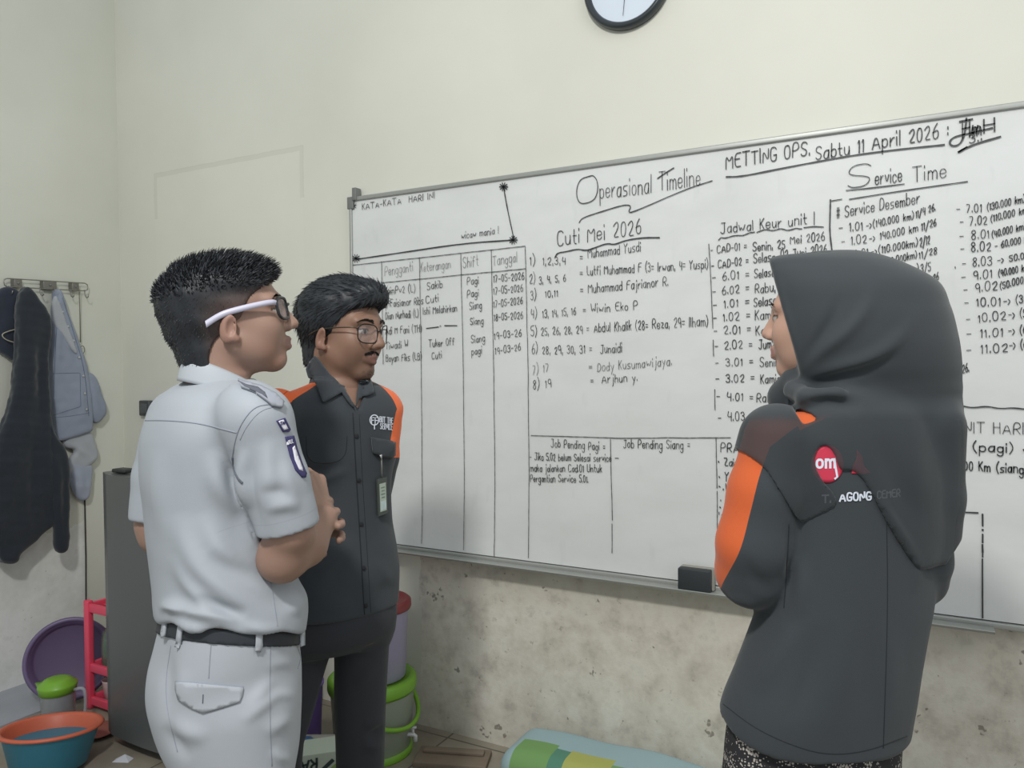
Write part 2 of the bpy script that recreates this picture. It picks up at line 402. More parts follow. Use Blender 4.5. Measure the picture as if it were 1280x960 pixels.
# --- shift table
k = Ink()
for ln_ in ([(440, 331.5), (656, 307.6)], [(477, 353.5), (656.5, 335.8)], [(477, 327), (479, 455)], [(524.3, 322), (526.5, 450), (528, 640), (527, 679)], [(576, 317), (579, 455), (580.5, 600), (579.5, 687)],
            [(614, 313), (617, 455), (618.7, 590), (617.8, 695)], [(656.5, 308), (660, 455), (661.3, 590), (660.5, 697)], [(664, 544.3), (771, 547.5), (913, 547)], [(763, 549), (764, 600), (765.5, 650)], [(765.3, 655), (765, 691)], [(895, 547.5), (896.2, 610)], [(896.4, 614), (897, 680)],
            [(886, 305), (889, 360), (891, 410)], [(891.5, 425), (892, 445)], [(893.4, 487), (893.8, 512)]):
    k.line(ln_, .0026, .0004)
k.build(M_thin, 'ruled lines of the shift table and job boxes')
k = Ink()
k.text('Pengganti', 481, 345, 516, 338.5, 12, .0024); k.text('Keterangan', 526, 340, 563, 334.5, 12, .0024); k.text('Shift', 579, 335, 598, 332, 14, .0026); k.text('Tanggal', 616, 332, 646, 327, 13, .0026)
k.build(M_faint, 'faded column headings of the shift table')
k = Ink()
rows = [('MainPv2 (L)', 479.6, 368, 519, 365), ('Sakib', 534, 362, 553, 359), ('Pagi', 584, 356, 598, 354), ('17-05-2026', 617, 353, 655, 349),
 ('M Faisianor Ribs', 480.5, 384, 529, 380), ('Cuti', 532.5, 379, 548, 376.6), ('Pagi', 584, 372, 598, 370), ('17-05-2026', 617, 368, 653.5, 364),
 ('Dian Nurhadi (L)', 482, 399, 523, 396), ('Ishi Melahirkan', 529, 393, 571, 389), ('Siang', 587, 387, 602, 385), ('17-05-2026', 617, 384.4, 653, 379.5),
 ('Adi M Fani (TH)', 482, 418, 527, 415), ('Siang', 588, 406, 604, 404.6), ('18-05-2026', 617.5, 401, 653.5, 398),
 ('Tiwadi W', 482, 436.5, 510, 434), ('Tuker Off', 536, 433.7, 568, 431), ('Siang', 589, 428.6, 606, 426.7), ('19-03-26', 618, 424, 651.6, 420),
 ('Bayan Fiks (LB)', 482.5, 452, 527, 449.7), ('Cuti', 540, 449, 552, 447), ('pagi', 589.7, 443.5, 602, 442), ('19-03-26', 619, 443, 650.7, 437.5)]
for t_, a_, b_, c_, d_ in rows: k.text(t_, a_, b_, c_, d_, 9.5, .0032)
k.line([(533, 410.5), (548, 408.6)], .0035); k.line([(556, 407), (571, 407)], .0035); k.text('.. ', 550, 408, 553, 408, 8)
k.build(M_mark, 'names, shifts and dates written in the shift table')
# --- big title
k = Ink()
k.text('O', 721, 257, 747, 250, 35, .0046, 0); k.text('perasional', 750, 248, 814, 241, 23, .0036, .6); k.text('Timeline', 824, 238, 875, 232, 24, .0034, .6); k.line([(822, 223), (832, 216), (842, 210)], .0036)
k.line([(724, 278), (728, 272), (755, 263.5), (776, 257), (785, 256), (789, 258), (785, 265.5), (792, 265), (858, 236), (890, 226)], .0032)
k.build(M_mark, 'large title lettering with a zigzag underline')
k = Ink()
k.text('Cuti Mei 2026', 697, 307.5, 801, 292, 20, .0042, .7)
k.line([(694, 321), (697, 316), (708, 314.5), (722, 311), (733, 313.5), (745, 309), (759, 304), (768, 306), (781, 300.5), (803, 297), (824, 297)], .004)
L_ = [('1)', 662.7, 332, 669, 331.5, 13), ('1,2,3,4', 678.4, 331, 706.4, 330, 10.5), ('=', 725, 326, 728, 326, 10), ('Muhammad Yusdi', 735, 322.5, 800.5, 314, 12),
 ('2)', 662, 354, 669, 353, 13), ('3, 4, 5, 6', 674, 355, 707, 351, 10), ('=', 725, 345, 728, 345, 10), ('Lutfi Muhammad F (3= Irwan, 4= Yuspi)', 734, 344, 885, 335, 12),
 ('3)', 663.6, 375, 670, 374, 13), ('10,11', 681.7, 371.5, 697, 370.4, 9), ('=', 725.5, 367, 728.5, 367, 10), ('Muhammad Fajrianor R.', 735.3, 366, 835, 357, 12),
 ('4)', 663.6, 398, 671, 397, 13), ('13, 14, 15, 16', 678.4, 397, 719.6, 393, 10.5), ('=', 729, 391.5, 732, 391.5, 8), ('Wiwin Eko P', 739, 391, 797, 386, 11.5),
 ('5)', 663.7, 420, 671, 419, 13), ('25, 26, 28, 29 =', 676.4, 419, 736, 416, 10.5), ('Abdul Khalik (28= Reza, 29= Ilham)', 742.8, 415, 885, 407, 12.5),
 ('6)', 665, 442, 672, 441, 13), ('28, 29, 30, 31 =', 678, 442.5, 739.5, 441, 10.5), ('Junaidi', 750.6, 441.5, 777, 440, 12),
 ('8)', 666.6, 486.5, 674, 485.5, 13), ('19', 681.8, 484.5, 689, 484, 11), ('=', 738.5, 479, 741.5, 479, 9), ('Arjhun y.', 752.5, 479, 796.5, 476, 11)]
for t_, a_, b_, c_, d_, h_ in L_: k.text(t_, a_, b_, c_, d_, h_, .0032)
k.build(M_mark, 'numbered leave list under a wavy underline')
k = Ink(); k.text('7)', 666, 468, 673, 467, 13, .0026); k.text('17', 679, 465, 686, 464.6, 11, .0026); k.text('=', 736.5, 462, 740, 462, 8, .003); k.text('Dody Kusumawijaya.', 747, 464, 839.5, 456, 12, .0028); k.build(M_faint, 'half wiped seventh line of the leave list')
# --- job boxes
k = Ink()
for t_, a_, b_, c_, d_, h_ in [('Job Pending Pagi =', 689, 558.4, 756, 563, 11), ('- Jika 5.02 belum Selesai service', 662.5, 575, 764, 577, 9.5), ('maka jalankan Cad.01 Untuk', 663, 589, 752, 590, 9.5), ('Pergantian Service 5.01.', 663, 602, 735, 603, 9.5),
   ('Job Pending Siang =', 779.5, 559.5, 862, 561, 11.5), ('-', 769, 576, 773, 576, 8), ('-', 898.5, 661, 903, 661, 8)]: k.text(t_, a_, b_, c_, d_, h_, .0032)
for t_, a_, b_, c_, d_, h_ in [('PRAM', 901, 565, 933, 565, 13), ('\u2022 Zaind', 898, 582, 928, 583, 10), ('\u2022 Yus', 899, 601, 921, 602, 11), ('\u2022.IK', 899, 612, 917, 613, 9), ('.', 901, 626, 903, 626, 9), ('\u2022 2', 900, 638, 910, 638, 9), ('\'N', 899, 650, 909, 650, 10)]: k.text(t_, a_, b_, c_, d_, h_, .0040)
k.build(M_mark, 'job notes in the boxes along the bottom of the board')
# --- meeting heading and signature
k = Ink()
k.text('METTING OPS.', 907.5, 211, 1012, 193, 18, .0048, .8); k.text('Sabtu 11 April 2026 :', 1020, 200, 1185, 170, 18.5, .0044, .8)
k.line([(908, 221), (927, 220.6), (974, 211), (1030, 200.5), (1067, 194), (1120, 187), (1180, 181)], .0042)
k.text('Hm', 1203, 173, 1226, 168, 22, .0048, .5); k.text('H', 1230, 166, 1243, 164, 18, .0055, .5)
k.line([(1200, 152), (1215, 149)], .0045); k.line([(1208, 148), (1206, 168), (1200, 181), (1190, 183), (1186, 178), (1192, 171), (1210, 167), (1240, 160)], .0045)
for i_ in range(4): k.line([(1214 + 3 * i_, 167), (1216 + 3 * i_, 157 + (i_ % 2) * 2)], .0035)
k.text('3..', 1212, 180, 1227, 175, 12, .0045); k.line([(1250, 171), (1215, 181), (1193, 193), (1208, 184)], .005)
k.build(M_mark, 'underlined meeting heading with a signature')
k = Ink()
k.text('S', 1060, 236, 1088, 231, 30, .0040, 0); k.text('ervice', 1094, 231, 1127, 226.5, 19, .0036, .6); k.text('Time', 1141, 227, 1182.5, 221, 20, .0036, .6)
k.line([(1058, 238), (1080, 236), (1130, 230)], .003); k.line([(1062, 249), (1130, 238), (1209, 227)], .003)
k.build(M_mark, 'smaller title lettering on the right with a double underline')
# --- unit schedule
k = Ink()
k.text('Jadwal Keur unit |', 901, 292, 1018, 279, 14, .0036, .8)
k.line([(898, 300), (901, 297), (906, 298), (916, 295), (928, 294), (938, 291), (943, 290)], .003, .0008); k.line([(946, 290), (955, 287), (965, 288), (975, 286), (984, 288), (995, 285.5), (1002, 286)], .003, .0008); k.line([(1005, 284.5), (1017, 283), (1029, 283.7)], .003)
for t_, a_, b_, c_, d_, h_ in [('- CAD-01 =', 888.5, 317, 933, 311.5, 10), ('Senin, 25', 941, 314, 981, 310, 11), ('Mei 2026', 988, 304.5, 1030.6, 300.5, 11), ('- CAD-02 =', 889.7, 336.5, 935, 330, 11), ('Selasa, 02 Juni 2026', 942, 329, 1033, 316, 12),
  ('- 6.01 =', 890.6, 352, 936, 347, 11), ('Selasa', 943, 347.5, 968, 344.5, 12), ('- 6.02 =', 891, 369, 936, 365, 11), ('Rabu, 2', 944, 366.5, 980, 363, 12), ('- 1.01 =', 891.6, 386, 936, 382, 11), ('Selasa', 942.5, 383, 970, 380, 12),
  ('- 1.02 =', 892, 402, 937, 399, 11), ('Kamis', 944, 399.5, 972, 397, 12), ('- 2.01 =', 892.6, 418, 938, 416, 11), ('Kamis', 945, 419, 974, 416, 12), ('- 2.02 =', 893.7, 437, 940, 435, 11), ('Jum\'at', 948.7, 436, 974, 434, 12),
  ('- 3.01 =', 894.4, 458.4, 941, 456, 11), ('Senin, 2', 950, 458.5, 986, 457, 12), ('- 3.02 =', 895, 478.5, 942.5, 476.6, 11), ('Kamis , 2', 951, 479, 994, 478, 12), ('- 4.01 =', 896, 500, 941, 501, 11), ('Rabu, 0', 946, 502, 985, 503.5, 12.5),
  ('- 4.03 =', 897.8, 527, 942.5, 525, 12), ('K', 948, 526, 954, 526, 12)]: k.text(t_, a_, b_, c_, d_, h_, .0036)
k.build(M_mark, 'schedule of unit numbers and dates')
# --- service list
k = Ink()
k.line([(1038, 250), (1037.5, 270), (1037, 290), (1040, 314)], .004); k.line([(1040, 251), (1052, 249)], .003)
for t_, a_, b_, c_, d_, h_ in [('# Service Desember', 1046, 273, 1149, 253.5, 15), ('- 1.01', 1049, 290, 1078, 287.5, 11.5), ('->(140.000 km)', 1083, 286, 1142, 273, 9.5), ('11/4 26.', 1145, 272, 1169, 263, 9.5), ('- 1.02', 1052, 307, 1083, 303.5, 11.5), ('-> 140.000 km', 1087, 302.5, 1147, 289, 9.5), ('11/26', 1152, 288, 1170, 282, 10),
  ('- 2.01', 1055, 324, 1085, 320, 11.5), ('->(110.000km)', 1089, 319, 1147, 307, 9.5), ('2/12', 1150, 308, 1162, 305, 12), ('(140.000km)', 1103, 333, 1146, 322, 9), ('11/28', 1149, 323, 1171, 317, 9.5), ('00 km)', 1122, 346, 1148, 339, 9), ('3/5', 1151, 342, 1163, 338.5, 12), ('2/8 26', 1153, 358, 1173, 349, 10),
  ('- 7.01', 1196, 266, 1226.5, 264.5, 11.5), ('(130.000 km)', 1234, 263, 1281, 252, 9), ('- 7.02', 1200.5, 282.5, 1233.5, 280, 11.5), ('(110.000 km)', 1238.5, 277.5, 1287, 265, 9), ('- 8.01', 1200, 300, 1236, 297.5, 12), ('(40.000 km)', 1240, 297, 1282, 286, 9), ('- 8.02', 1201, 316, 1238, 313, 12), ('- 60.000 km', 1244, 311, 1290, 301, 8.5),
  ('. - 8.03', 1194, 335, 1239.5, 331, 11.5), ('-> 50.000', 1247, 329, 1292, 322, 8.5), ('- 9.01', 1202, 351.5, 1239.5, 347, 11.5), ('(90.000 km)', 1248, 346, 1288, 337, 8.5), ('- 9.02', 1205, 366.5, 1246, 362.5, 12), ('(50.000)', 1250, 361.5, 1282, 353, 9), ('- 10.01', 1206, 383, 1250, 382, 11.5), ('-> (30.000', 1255, 381, 1305, 376, 10.5),
  ('- 10.02', 1208, 404, 1257, 400, 11.5), ('-> (50.000', 1261, 398, 1308, 395, 11), ('- 11.01', 1208.7, 422.5, 1253, 420.5, 11.5), ('-> (60.000', 1261, 418.5, 1308, 415, 11), ('- 11.02', 1208.7, 443, 1259, 439.5, 12), ('-> (60.000', 1262, 437, 1308, 433, 11), ('1/4 26.', 1190, 472, 1211, 464, 11)]: k.text(t_, a_, b_, c_, d_, h_, .0034)
k.build(M_mark, 'service list with unit numbers and mileages')
k = Ink()
k.line([(1160, 508), (1180, 506), (1200, 506.5), (1215, 510), (1233, 507.5), (1250, 511), (1266, 509.5), (1285, 512), (1310, 509)], .0032)
k.text('UNIT HARI INI', 1195, 540.5, 1308, 543, 15, .0030, .7); k.text('minggu (pagi) ^', 1150, 561, 1288, 567, 12, .0044); k.text('10.000 Km (siang)', 1185, 586, 1284, 592, 12.5, .0044)
k.line([(1199, 640), (1222, 641)], .004)
for y0_, y1_ in ((643, 657), (662, 663), (668, 678), (681, 690), (692, 696), (699, 772)): k.line([(1228 + (y0_ % 3) * .15, y0_), (1228.3, y1_)], .0042)
k.build(M_mark, 'notes on units for the day at the right end of the board')

# eraser standing in the tray
e0, e1 = hit(848, 724, 1, BY - 0.05), hit(888, 729, 1, BY - 0.05)
ez = bb - 0.0085
er = empty('board_eraser', ((e0[0] + e1[0]) / 2, BY - 0.034, ez), 0, 'black whiteboard eraser with a grey felt back standing in the pen tray', 'eraser')
ew = e1[0] - e0[0]
b = MB(); b.box((0, -0.010, 0.036), (ew, 0.03, 0.068)); b.build('body', plain('black_rubber', rgb(48, 53, 57), 0.6), er, bevel=0.004)
b = MB(); b.box((0.004, 0.013, 0.037), (ew + 0.004, 0.018, 0.07)); b.build('felt_pad', plain('grey_felt', rgb(158, 156, 146), 0.95), er, bevel=0.003)

# ================================================================ sculpting with distance fields
F32 = np.float32
def V3(*a): return np.array(a, F32)
def nrm(v): v = np.asarray(v, float); return v / np.linalg.norm(v)
def smin(a, b, k):
    h = np.clip(.5 + .5 * (b - a) / k, 0, 1); return b * (1 - h) + a * h - k * h * (1 - h)
def smax(a, b, k): return -smin(-a, -b, k)
def cone(P, a, b, ra, rb):
    a = np.asarray(a, F32); b = np.asarray(b, F32); ab = b - a; L2 = float(ab @ ab) + 1e-12
    t = np.clip(((P - a) @ ab) / L2, 0, 1); q = P - a - t[:, None] * ab
    return np.sqrt((q * q).sum(1)) - (ra + (rb - ra) * t)
def ball(P, c, r):
    q = P - np.asarray(c, F32); return np.sqrt((q * q).sum(1)) - r
def ell(P, c, r):
    q = P - np.asarray(c, F32); r = np.asarray(r, F32)
    k0 = np.sqrt(((q / r) ** 2).sum(1)); k1 = np.sqrt(((q / (r * r)) ** 2).sum(1)) + 1e-9
    return k0 * (k0 - 1) / k1
def ellf(P, c, r, R):
    'ellipsoid with axes given by the rows of R'
    return ell((P - np.asarray(c, F32)) @ np.asarray(R, F32).T, (0, 0, 0), r)
def chain(P, pts, rs, k=0.0):
    d = None
    for i in range(len(pts) - 1):
        e = cone(P, pts[i], pts[i + 1], rs[i], rs[i + 1])
        d = e if d is None else (np.minimum(d, e) if k == 0 else smin(d, e, k))
    return d
def herm(zs, ys, z):
    'smooth interpolation through table values'
    zs = np.asarray(zs, float); ys = np.asarray(ys, float)
    dz = np.diff(zs); s = np.diff(ys) / dz; m = np.zeros(len(zs)); m[0], m[-1] = s[0], s[-1]
    for i in range(1, len(zs) - 1): m[i] = 0 if s[i - 1] * s[i] <= 0 else (s[i - 1] * dz[i] + s[i] * dz[i - 1]) / (dz[i] + dz[i - 1])
    z = np.clip(z, zs[0], zs[-1]); i = np.clip(np.searchsorted(zs, z) - 1, 0, len(zs) - 2); h = dz[i]; t = (z - zs[i]) / h
    return ((1 + 2 * t) * (1 - t) ** 2 * ys[i] + t * (1 - t) ** 2 * h * m[i] + t * t * (3 - 2 * t) * ys[i + 1] + t * t * (t - 1) * h * m[i + 1]).astype(F32)
class Loft:
    'stack of oval sections: rows of (z, cx, cy, half breadth, depth in front, depth behind, facing angle in degrees)'
    def __init__(s, rows, n=2.3):
        s.r = np.array(sorted(rows), float); s.n = n
    def __call__(s, P, cap=True, grow=0.0):
        T = s.r; z = P[:, 2]; g = lambda k: herm(T[:, 0], T[:, k], z)
        a, bf, bb, ph = g(3) + grow, g(4) + grow, g(5) + grow, np.radians(g(6)); x, y = P[:, 0] - g(1), P[:, 1] - g(2)
        sp, cp = np.sin(ph), np.cos(ph); qf = x * sp + y * cp; qr = x * cp - y * sp
        b = np.where(qf > 0, bf, bb); n = s.n
        k = (np.abs(qr / a) ** n + np.abs(qf / b) ** n + 1e-9) ** (1 / n)
        rad = np.sqrt(qr * qr + qf * qf) + 1e-6
        d = rad * (1 - 1 / k); d = np.where(k < .35, -np.minimum(a, b) * .5, d)
        if cap: d = np.maximum(d, np.maximum(z - T[-1, 0], T[0, 0] - z))
        return d.astype(F32)
def sil(d, rows, k=0.68, asym=1.0):
    'sections fitted between two outline points of the photograph: rows of (py, x_left, x_right, facing angle [, depth ratio])'
    out = []
    for r in rows:
        py, xl, xr, ph = r[:4]; kk = r[4] if len(r) > 4 else k; dd = r[5] if len(r) > 5 else d
        A, B = loc(xl, py, dd), loc(xr, py, dd); hw = np.linalg.norm(B - A) / 2; c = (A + B) / 2
        p_ = math.radians(ph); a = hw / math.sqrt(math.cos(p_) ** 2 + (kk * math.sin(p_)) ** 2)
        out.append((c[2], c[0], dd, a, a * kk * asym, a * kk / asym, ph))
    return out
_C = [(i, j, k) for i in (0, 1) for j in (0, 1) for k in (0, 1)]
def surface(fn, lo, hi, h, q=4):
    'mesh of the zero set of fn; fn is only evaluated finely near the surface'
    lo = np.asarray(lo, float); hi = np.asarray(hi, float)
    nc = np.ceil((hi - lo) / (h * q)).astype(int) + 1; n = nc * q
    def grid(ix, hh): return (lo + ix * hh).astype(F32)
    def ev(P):
        out = np.empty(len(P), F32)
        for i in range(0, len(P), 400000): out[i:i + 400000] = fn(P[i:i + 400000])
        return out
    I = np.stack(np.meshgrid(*[np.arange(c) for c in nc], indexing='ij'), -1).reshape(-1, 3)
    dc = ev(grid(I * q + (q - 1) / 2, h)).reshape(nc)
    near = np.abs(dc) < h * q * 2.2
    D = np.repeat(np.repeat(np.repeat(dc, q, 0), q, 1), q, 2)
    M = np.repeat(np.repeat(np.repeat(near, q, 0), q, 1), q, 2)
    J = np.argwhere(M); D[M] = ev(grid(J, h))
    ins = D < 0
    cnt = np.zeros(n - 1, np.int8)
    for i, j, k in _C: cnt += ins[i:n[0] - 1 + i, j:n[1] - 1 + j, k:n[2] - 1 + k]
    act = (cnt > 0) & (cnt < 8); A = np.argwhere(act)
    idx = -np.ones(n - 1, np.int64); idx[act] = np.arange(len(A))
    acc = np.zeros((len(A), 3)); num = np.zeros(len(A))
    cv = {c: D[A[:, 0] + c[0], A[:, 1] + c[1], A[:, 2] + c[2]] for c in _C}
    for c in _C:
        for ax in range(3):
            if c[ax] == 0:
                e = list(c); e[ax] = 1; e = tuple(e); a, b = cv[c], cv[e]; x = (a < 0) != (b < 0)
                t = a / np.where(np.abs(a - b) < 1e-12, 1, a - b); p = np.tile(np.array(c, float), (len(A), 1)); p[:, ax] = t
                acc[x] += p[x]; num[x] += 1
    V = lo + (A + acc / num[:, None]) * h
    Fs = []
    for ax in range(3):
        u, v = (ax + 1) % 3, (ax + 2) % 3
        sl0 = [slice(1, n[k] - 1) for k in range(3)]; sl1 = list(sl0); sl0[ax] = slice(0, n[ax] - 1); sl1[ax] = slice(1, n[ax])
        a, b = ins[tuple(sl0)], ins[tuple(sl1)]; X = np.argwhere(a != b)
        if len(X) == 0: continue
        flip = a[X[:, 0], X[:, 1], X[:, 2]]; off = np.ones(3, int); off[ax] = 0; X = X + off
        def cell(du, dv):
            y = X.copy(); y[:, u] -= du; y[:, v] -= dv; return idx[y[:, 0], y[:, 1], y[:, 2]]
        Q = np.stack([cell(1, 1), cell(0, 1), cell(0, 0), cell(1, 0)], 1); Q[~flip] = Q[~flip][:, ::-1]; Fs.append(Q)
    return V, np.concatenate(Fs)
def normals(V, F):
    N = np.zeros_like(V); n = np.cross(V[F[:, 2]] - V[F[:, 0]], V[F[:, 3]] - V[F[:, 1]])
    for k in range(4):
        for c in range(3): N[:, c] += np.bincount(F[:, k], n[:, c], len(V))
    return N / (np.linalg.norm(N, axis=1)[:, None] + 1e-12)
def relax(V, F, it=2, lam=.5):
    E = np.concatenate([F[:, [0, 1]], F[:, [1, 2]], F[:, [2, 3]], F[:, [3, 0]]]); E = np.concatenate([E, E[:, ::-1]])
    deg = np.bincount(E[:, 0], minlength=len(V))[:, None] + 1e-9
    for _ in range(it):
        A = np.stack([np.bincount(E[:, 0], V[E[:, 1], c], len(V)) for c in range(3)], 1) / deg; V = V + lam * (A - V)
    return V
def vpix(V):
    'photograph pixel of points in the viewer frame'
    W = np.stack([V[:, 0] * CY - V[:, 1] * SY, V[:, 0] * SY + V[:, 1] * CY, V[:, 2]], 1) - EYE
    z = W @ _f; return np.stack([640 + FPX * (W @ _r) / z, 480 - FPX * (W @ _u) / z], 1)
def pdist(p, line):
    'distance of 2-D points from a polyline and position along it'
    best = np.full(len(p), 1e9); bt = np.zeros(len(p)); line = [np.array(q, float) for q in line]; Ls = [float(np.hypot(*(b - a))) for a, b in zip(line[:-1], line[1:])]; acc = np.concatenate([[0], np.cumsum(Ls)]) / (sum(Ls) + 1e-9)
    for i, (a, b) in enumerate(zip(line[:-1], line[1:])):
        ab = b - a; t = np.clip(((p - a) @ ab) / (ab @ ab + 1e-9), 0, 1); q = p - a - t[:, None] * ab; d = np.sqrt((q * q).sum(1))
        c = d < best; best[c] = d[c]; bt[c] = acc[i] + t[c] * (acc[i + 1] - acc[i])
    return best, bt
def smoothline(pts, n=2): return chaikin([tuple(p) for p in pts], n)
def folds(V, F, items):
    'raised (or sunken) cloth folds along lines seen on the side facing the viewer: (line, height, width in pixels)'
    N = normals(V, F); p = vpix(V); view = V - np.array([0, 0, 1.4]); view /= np.linalg.norm(view, axis=1)[:, None]
    f = np.clip(-(N * view).sum(1) * 2.5, 0, 1); dsp = np.zeros(len(V))
    for line, amp, wd in items:
        d, t = pdist(p, smoothline(line)); dsp += amp * np.exp(-(d / (wd * 1.15)) ** 2) * np.sin(np.clip(t, 0, 1) * np.pi) ** 1.3
    return V + N * (dsp * f)[:, None]
def lumps(V, F, amp, freq, seed=0):
    r = np.random.default_rng(seed); N = normals(V, F); s = np.zeros(len(V))
    for _ in range(10):
        k = r.normal(0, 1, 3) * freq; s += np.sin(V @ k + r.uniform(0, 6.28))
    return V + N * (amp * s / 3)[:, None]
class Figure:
    'a person: root on the floor, geometry given in the viewer frame'
    def __init__(s, x, y, label):
        s.o = np.array([x, y, 0.0])
        s.root = empty('person', to_world(s.o), YAW, label, 'person')
    def put(s, name, V, F, mat, parent=None, attrs=None, smooth=True):
        me = bpy.data.meshes.new(name); Vl = np.asarray(V, float) - s.o
        me.vertices.add(len(Vl)); me.vertices.foreach_set('co', Vl.astype(F32).ravel())
        F = [tuple(map(int, f)) for f in F] if not isinstance(F, np.ndarray) else F
        if isinstance(F, np.ndarray):
            k = F.shape[1]; me.loops.add(F.size); me.loops.foreach_set('vertex_index', F.astype(np.int32).ravel())
            me.polygons.add(len(F)); me.polygons.foreach_set('loop_start', np.arange(0, F.size, k, dtype=np.int32))
        else:
            flat = [i for f in F for i in f]; me.loops.add(len(flat)); me.loops.foreach_set('vertex_index', flat)
            me.polygons.add(len(F)); st = np.cumsum([0] + [len(f) for f in F[:-1]]); me.polygons.foreach_set('loop_start', st.astype(np.int32))
        me.update(calc_edges=True); me.validate()
        for k_, a in (attrs or {}).items():
            a = np.asarray(a, F32)
            if a.ndim == 2:
                at = me.attributes.new(k_, 'FLOAT_COLOR', 'POINT'); at.data.foreach_set('color', np.concatenate([a, np.ones((len(a), 1), F32)], 1).ravel())
            else:
                at = me.attributes.new(k_, 'FLOAT', 'POINT'); at.data.foreach_set('value', a)
        return link(name, me, mat, s.root if parent is None else parent, smooth)
def bvh(V, F): return BVHTree.FromPolygons([tuple(v) for v in V], [tuple(map(int, f)) for f in F])
EYEV = Vector((0, 0, 1.4))
def lray(px, py):
    L = loc(px, py, 1.0); return (Vector(L) - EYEV).normalized()
def onto(tree, px, py, off=0.0, reach=True):
    'point of a surface seen at a pixel, lifted by off, with its normal'
    h = tree.ray_cast(EYEV, lray(px, py))
    if h[0] is None and not reach: return None, None
    if h[0] is None:                       # just past the outline: carry on at the depth of the nearest spot of the surface
        for rr in (2, 4, 7, 11, 16, 24):
            for k_ in range(12):
                g = tree.ray_cast(EYEV, lray(px + rr * math.cos(k_ * math.pi / 6), py + rr * math.sin(k_ * math.pi / 6)))
                if g[0] is not None:
                    n = g[1] if g[1].dot(lray(px, py)) < 0 else -g[1]; return EYEV + lray(px, py) * g[3] + n * off, n
        return None, None
    n = h[1] if h[1].dot(lray(px, py)) < 0 else -h[1]; return h[0] + n * off, n
def patch_on(tree, outline, off=0.0012, thick=0.0012, step=4.0):
    'sewn patch: a pixel outline cut to a grid, laid on the surface, with thickness'
    from mathutils.geometry import delaunay_2d_cdt
    O = [np.array(p, float) for p in outline]; pts = []
    for a, b in zip(O, O[1:] + O[:1]):
        k = max(1, int(np.hypot(*(b - a)) / step)); pts += [a + (b - a) * i / k for i in range(k)]
    nb = len(pts); lo = np.min(pts, 0); hi = np.max(pts, 0); poly = np.array(pts)
    def inside(p):
        x, y = p; c = False; j = nb - 1
        for i in range(nb):
            if (poly[i][1] > y) != (poly[j][1] > y) and x < (poly[j][0] - poly[i][0]) * (y - poly[i][1]) / (poly[j][1] - poly[i][1]) + poly[i][0]: c = not c
            j = i
        return c
    for x in np.arange(lo[0] + step / 2, hi[0], step):
        for y in np.arange(lo[1] + step / 2, hi[1], step):
            if inside((x, y)) and np.min(np.hypot(*(poly - [x, y]).T)) > step * .45: pts.append(np.array([x, y]))
    vs, es, fs, _, _, _ = delaunay_2d_cdt([Vector(p) for p in pts], [(i, (i + 1) % nb) for i in range(nb)], [list(range(nb))], 1, 1e-4)
    T, Bt, ok = [], [], []
    last = None
    for v in vs:
        p, n = onto(tree, v[0], v[1], 0)
        if p is None:
            q = last[0] if last else None
            L = lray(v[0], v[1]); t = (q - EYEV).dot(L) if q is not None else 1.4; p, n = EYEV + L * t, -L
        last = (p, n); T.append(np.array(p + n * (off + thick))); Bt.append(np.array(p + n * (off - 0.002)))
    k = len(T); F = []
    edge = {}
    for f in fs:
        f = list(f); a, b, c = (Vector(T[i]) for i in f[:3])
        if (b - a).cross(c - a).dot(a - EYEV) > 0: f = f[::-1]
        F.append(tuple(f)); F.append(tuple(i + k for i in f[::-1]))
        for a, b in zip(f, f[1:] + f[:1]): edge[(a, b)] = 1
    for (a, b) in edge:
        if (b, a) not in edge: F.append((b, a, a + k, b + k))
    return np.array(T + Bt), F
def seam(tree, line, r=0.0008, off=0.0002, n=40):
    'stitched line lying on a surface'
    P = [np.array(p, float) for p in smoothline(line)]; acc = [0]
    for a, b in zip(P[:-1], P[1:]): acc.append(acc[-1] + np.hypot(*(b - a)))
    pts = []
    for s_ in np.linspace(0, acc[-1], n):
        i = min(len(P) - 2, int(np.searchsorted(acc, s_, 'right')) - 1); t = (s_ - acc[i]) / max(1e-9, acc[i + 1] - acc[i]); q = P[i] + (P[i + 1] - P[i]) * t
        p, nn = onto(tree, q[0], q[1], off, False)
        if p is not None and (not pts or (p - pts[-1]).length < .06): pts.append(p)
    b = MB()
    if len(pts) > 2: b.tube(pts, r, 5)
    return b
def letters_on(tree, t, x0, y0, x1, y1, h, wd, off=0.0016, jit=0.0):
    'lettering laid on a surface'
    st, L = layout(t, jit); V, F = [], []
    a, c = np.array([x0, y0]), np.array([x1, y1])
    V2, F2 = [], []
    for q in st:
        P = [a + (c - a) * (gx / L) + np.array([0, -gy / 7 * h]) for gx, gy in chaikin(q, 2)]
        ribbon(V2, F2, P, wd)
    for v in V2:
        p, n = onto(tree, v[0], v[1], off); V.append(np.array(p) if p is not None else np.array([0, 1.5, 1.0]))
    return V, F2
def fix_faces(V, F):
    out = []
    for f in F:
        a, b, c = (Vector(V[i]) for i in f[:3]); out.append(tuple(f)[::-1] if (b - a).cross(c - a).dot(a - EYEV) > 0 else tuple(f))
    return out

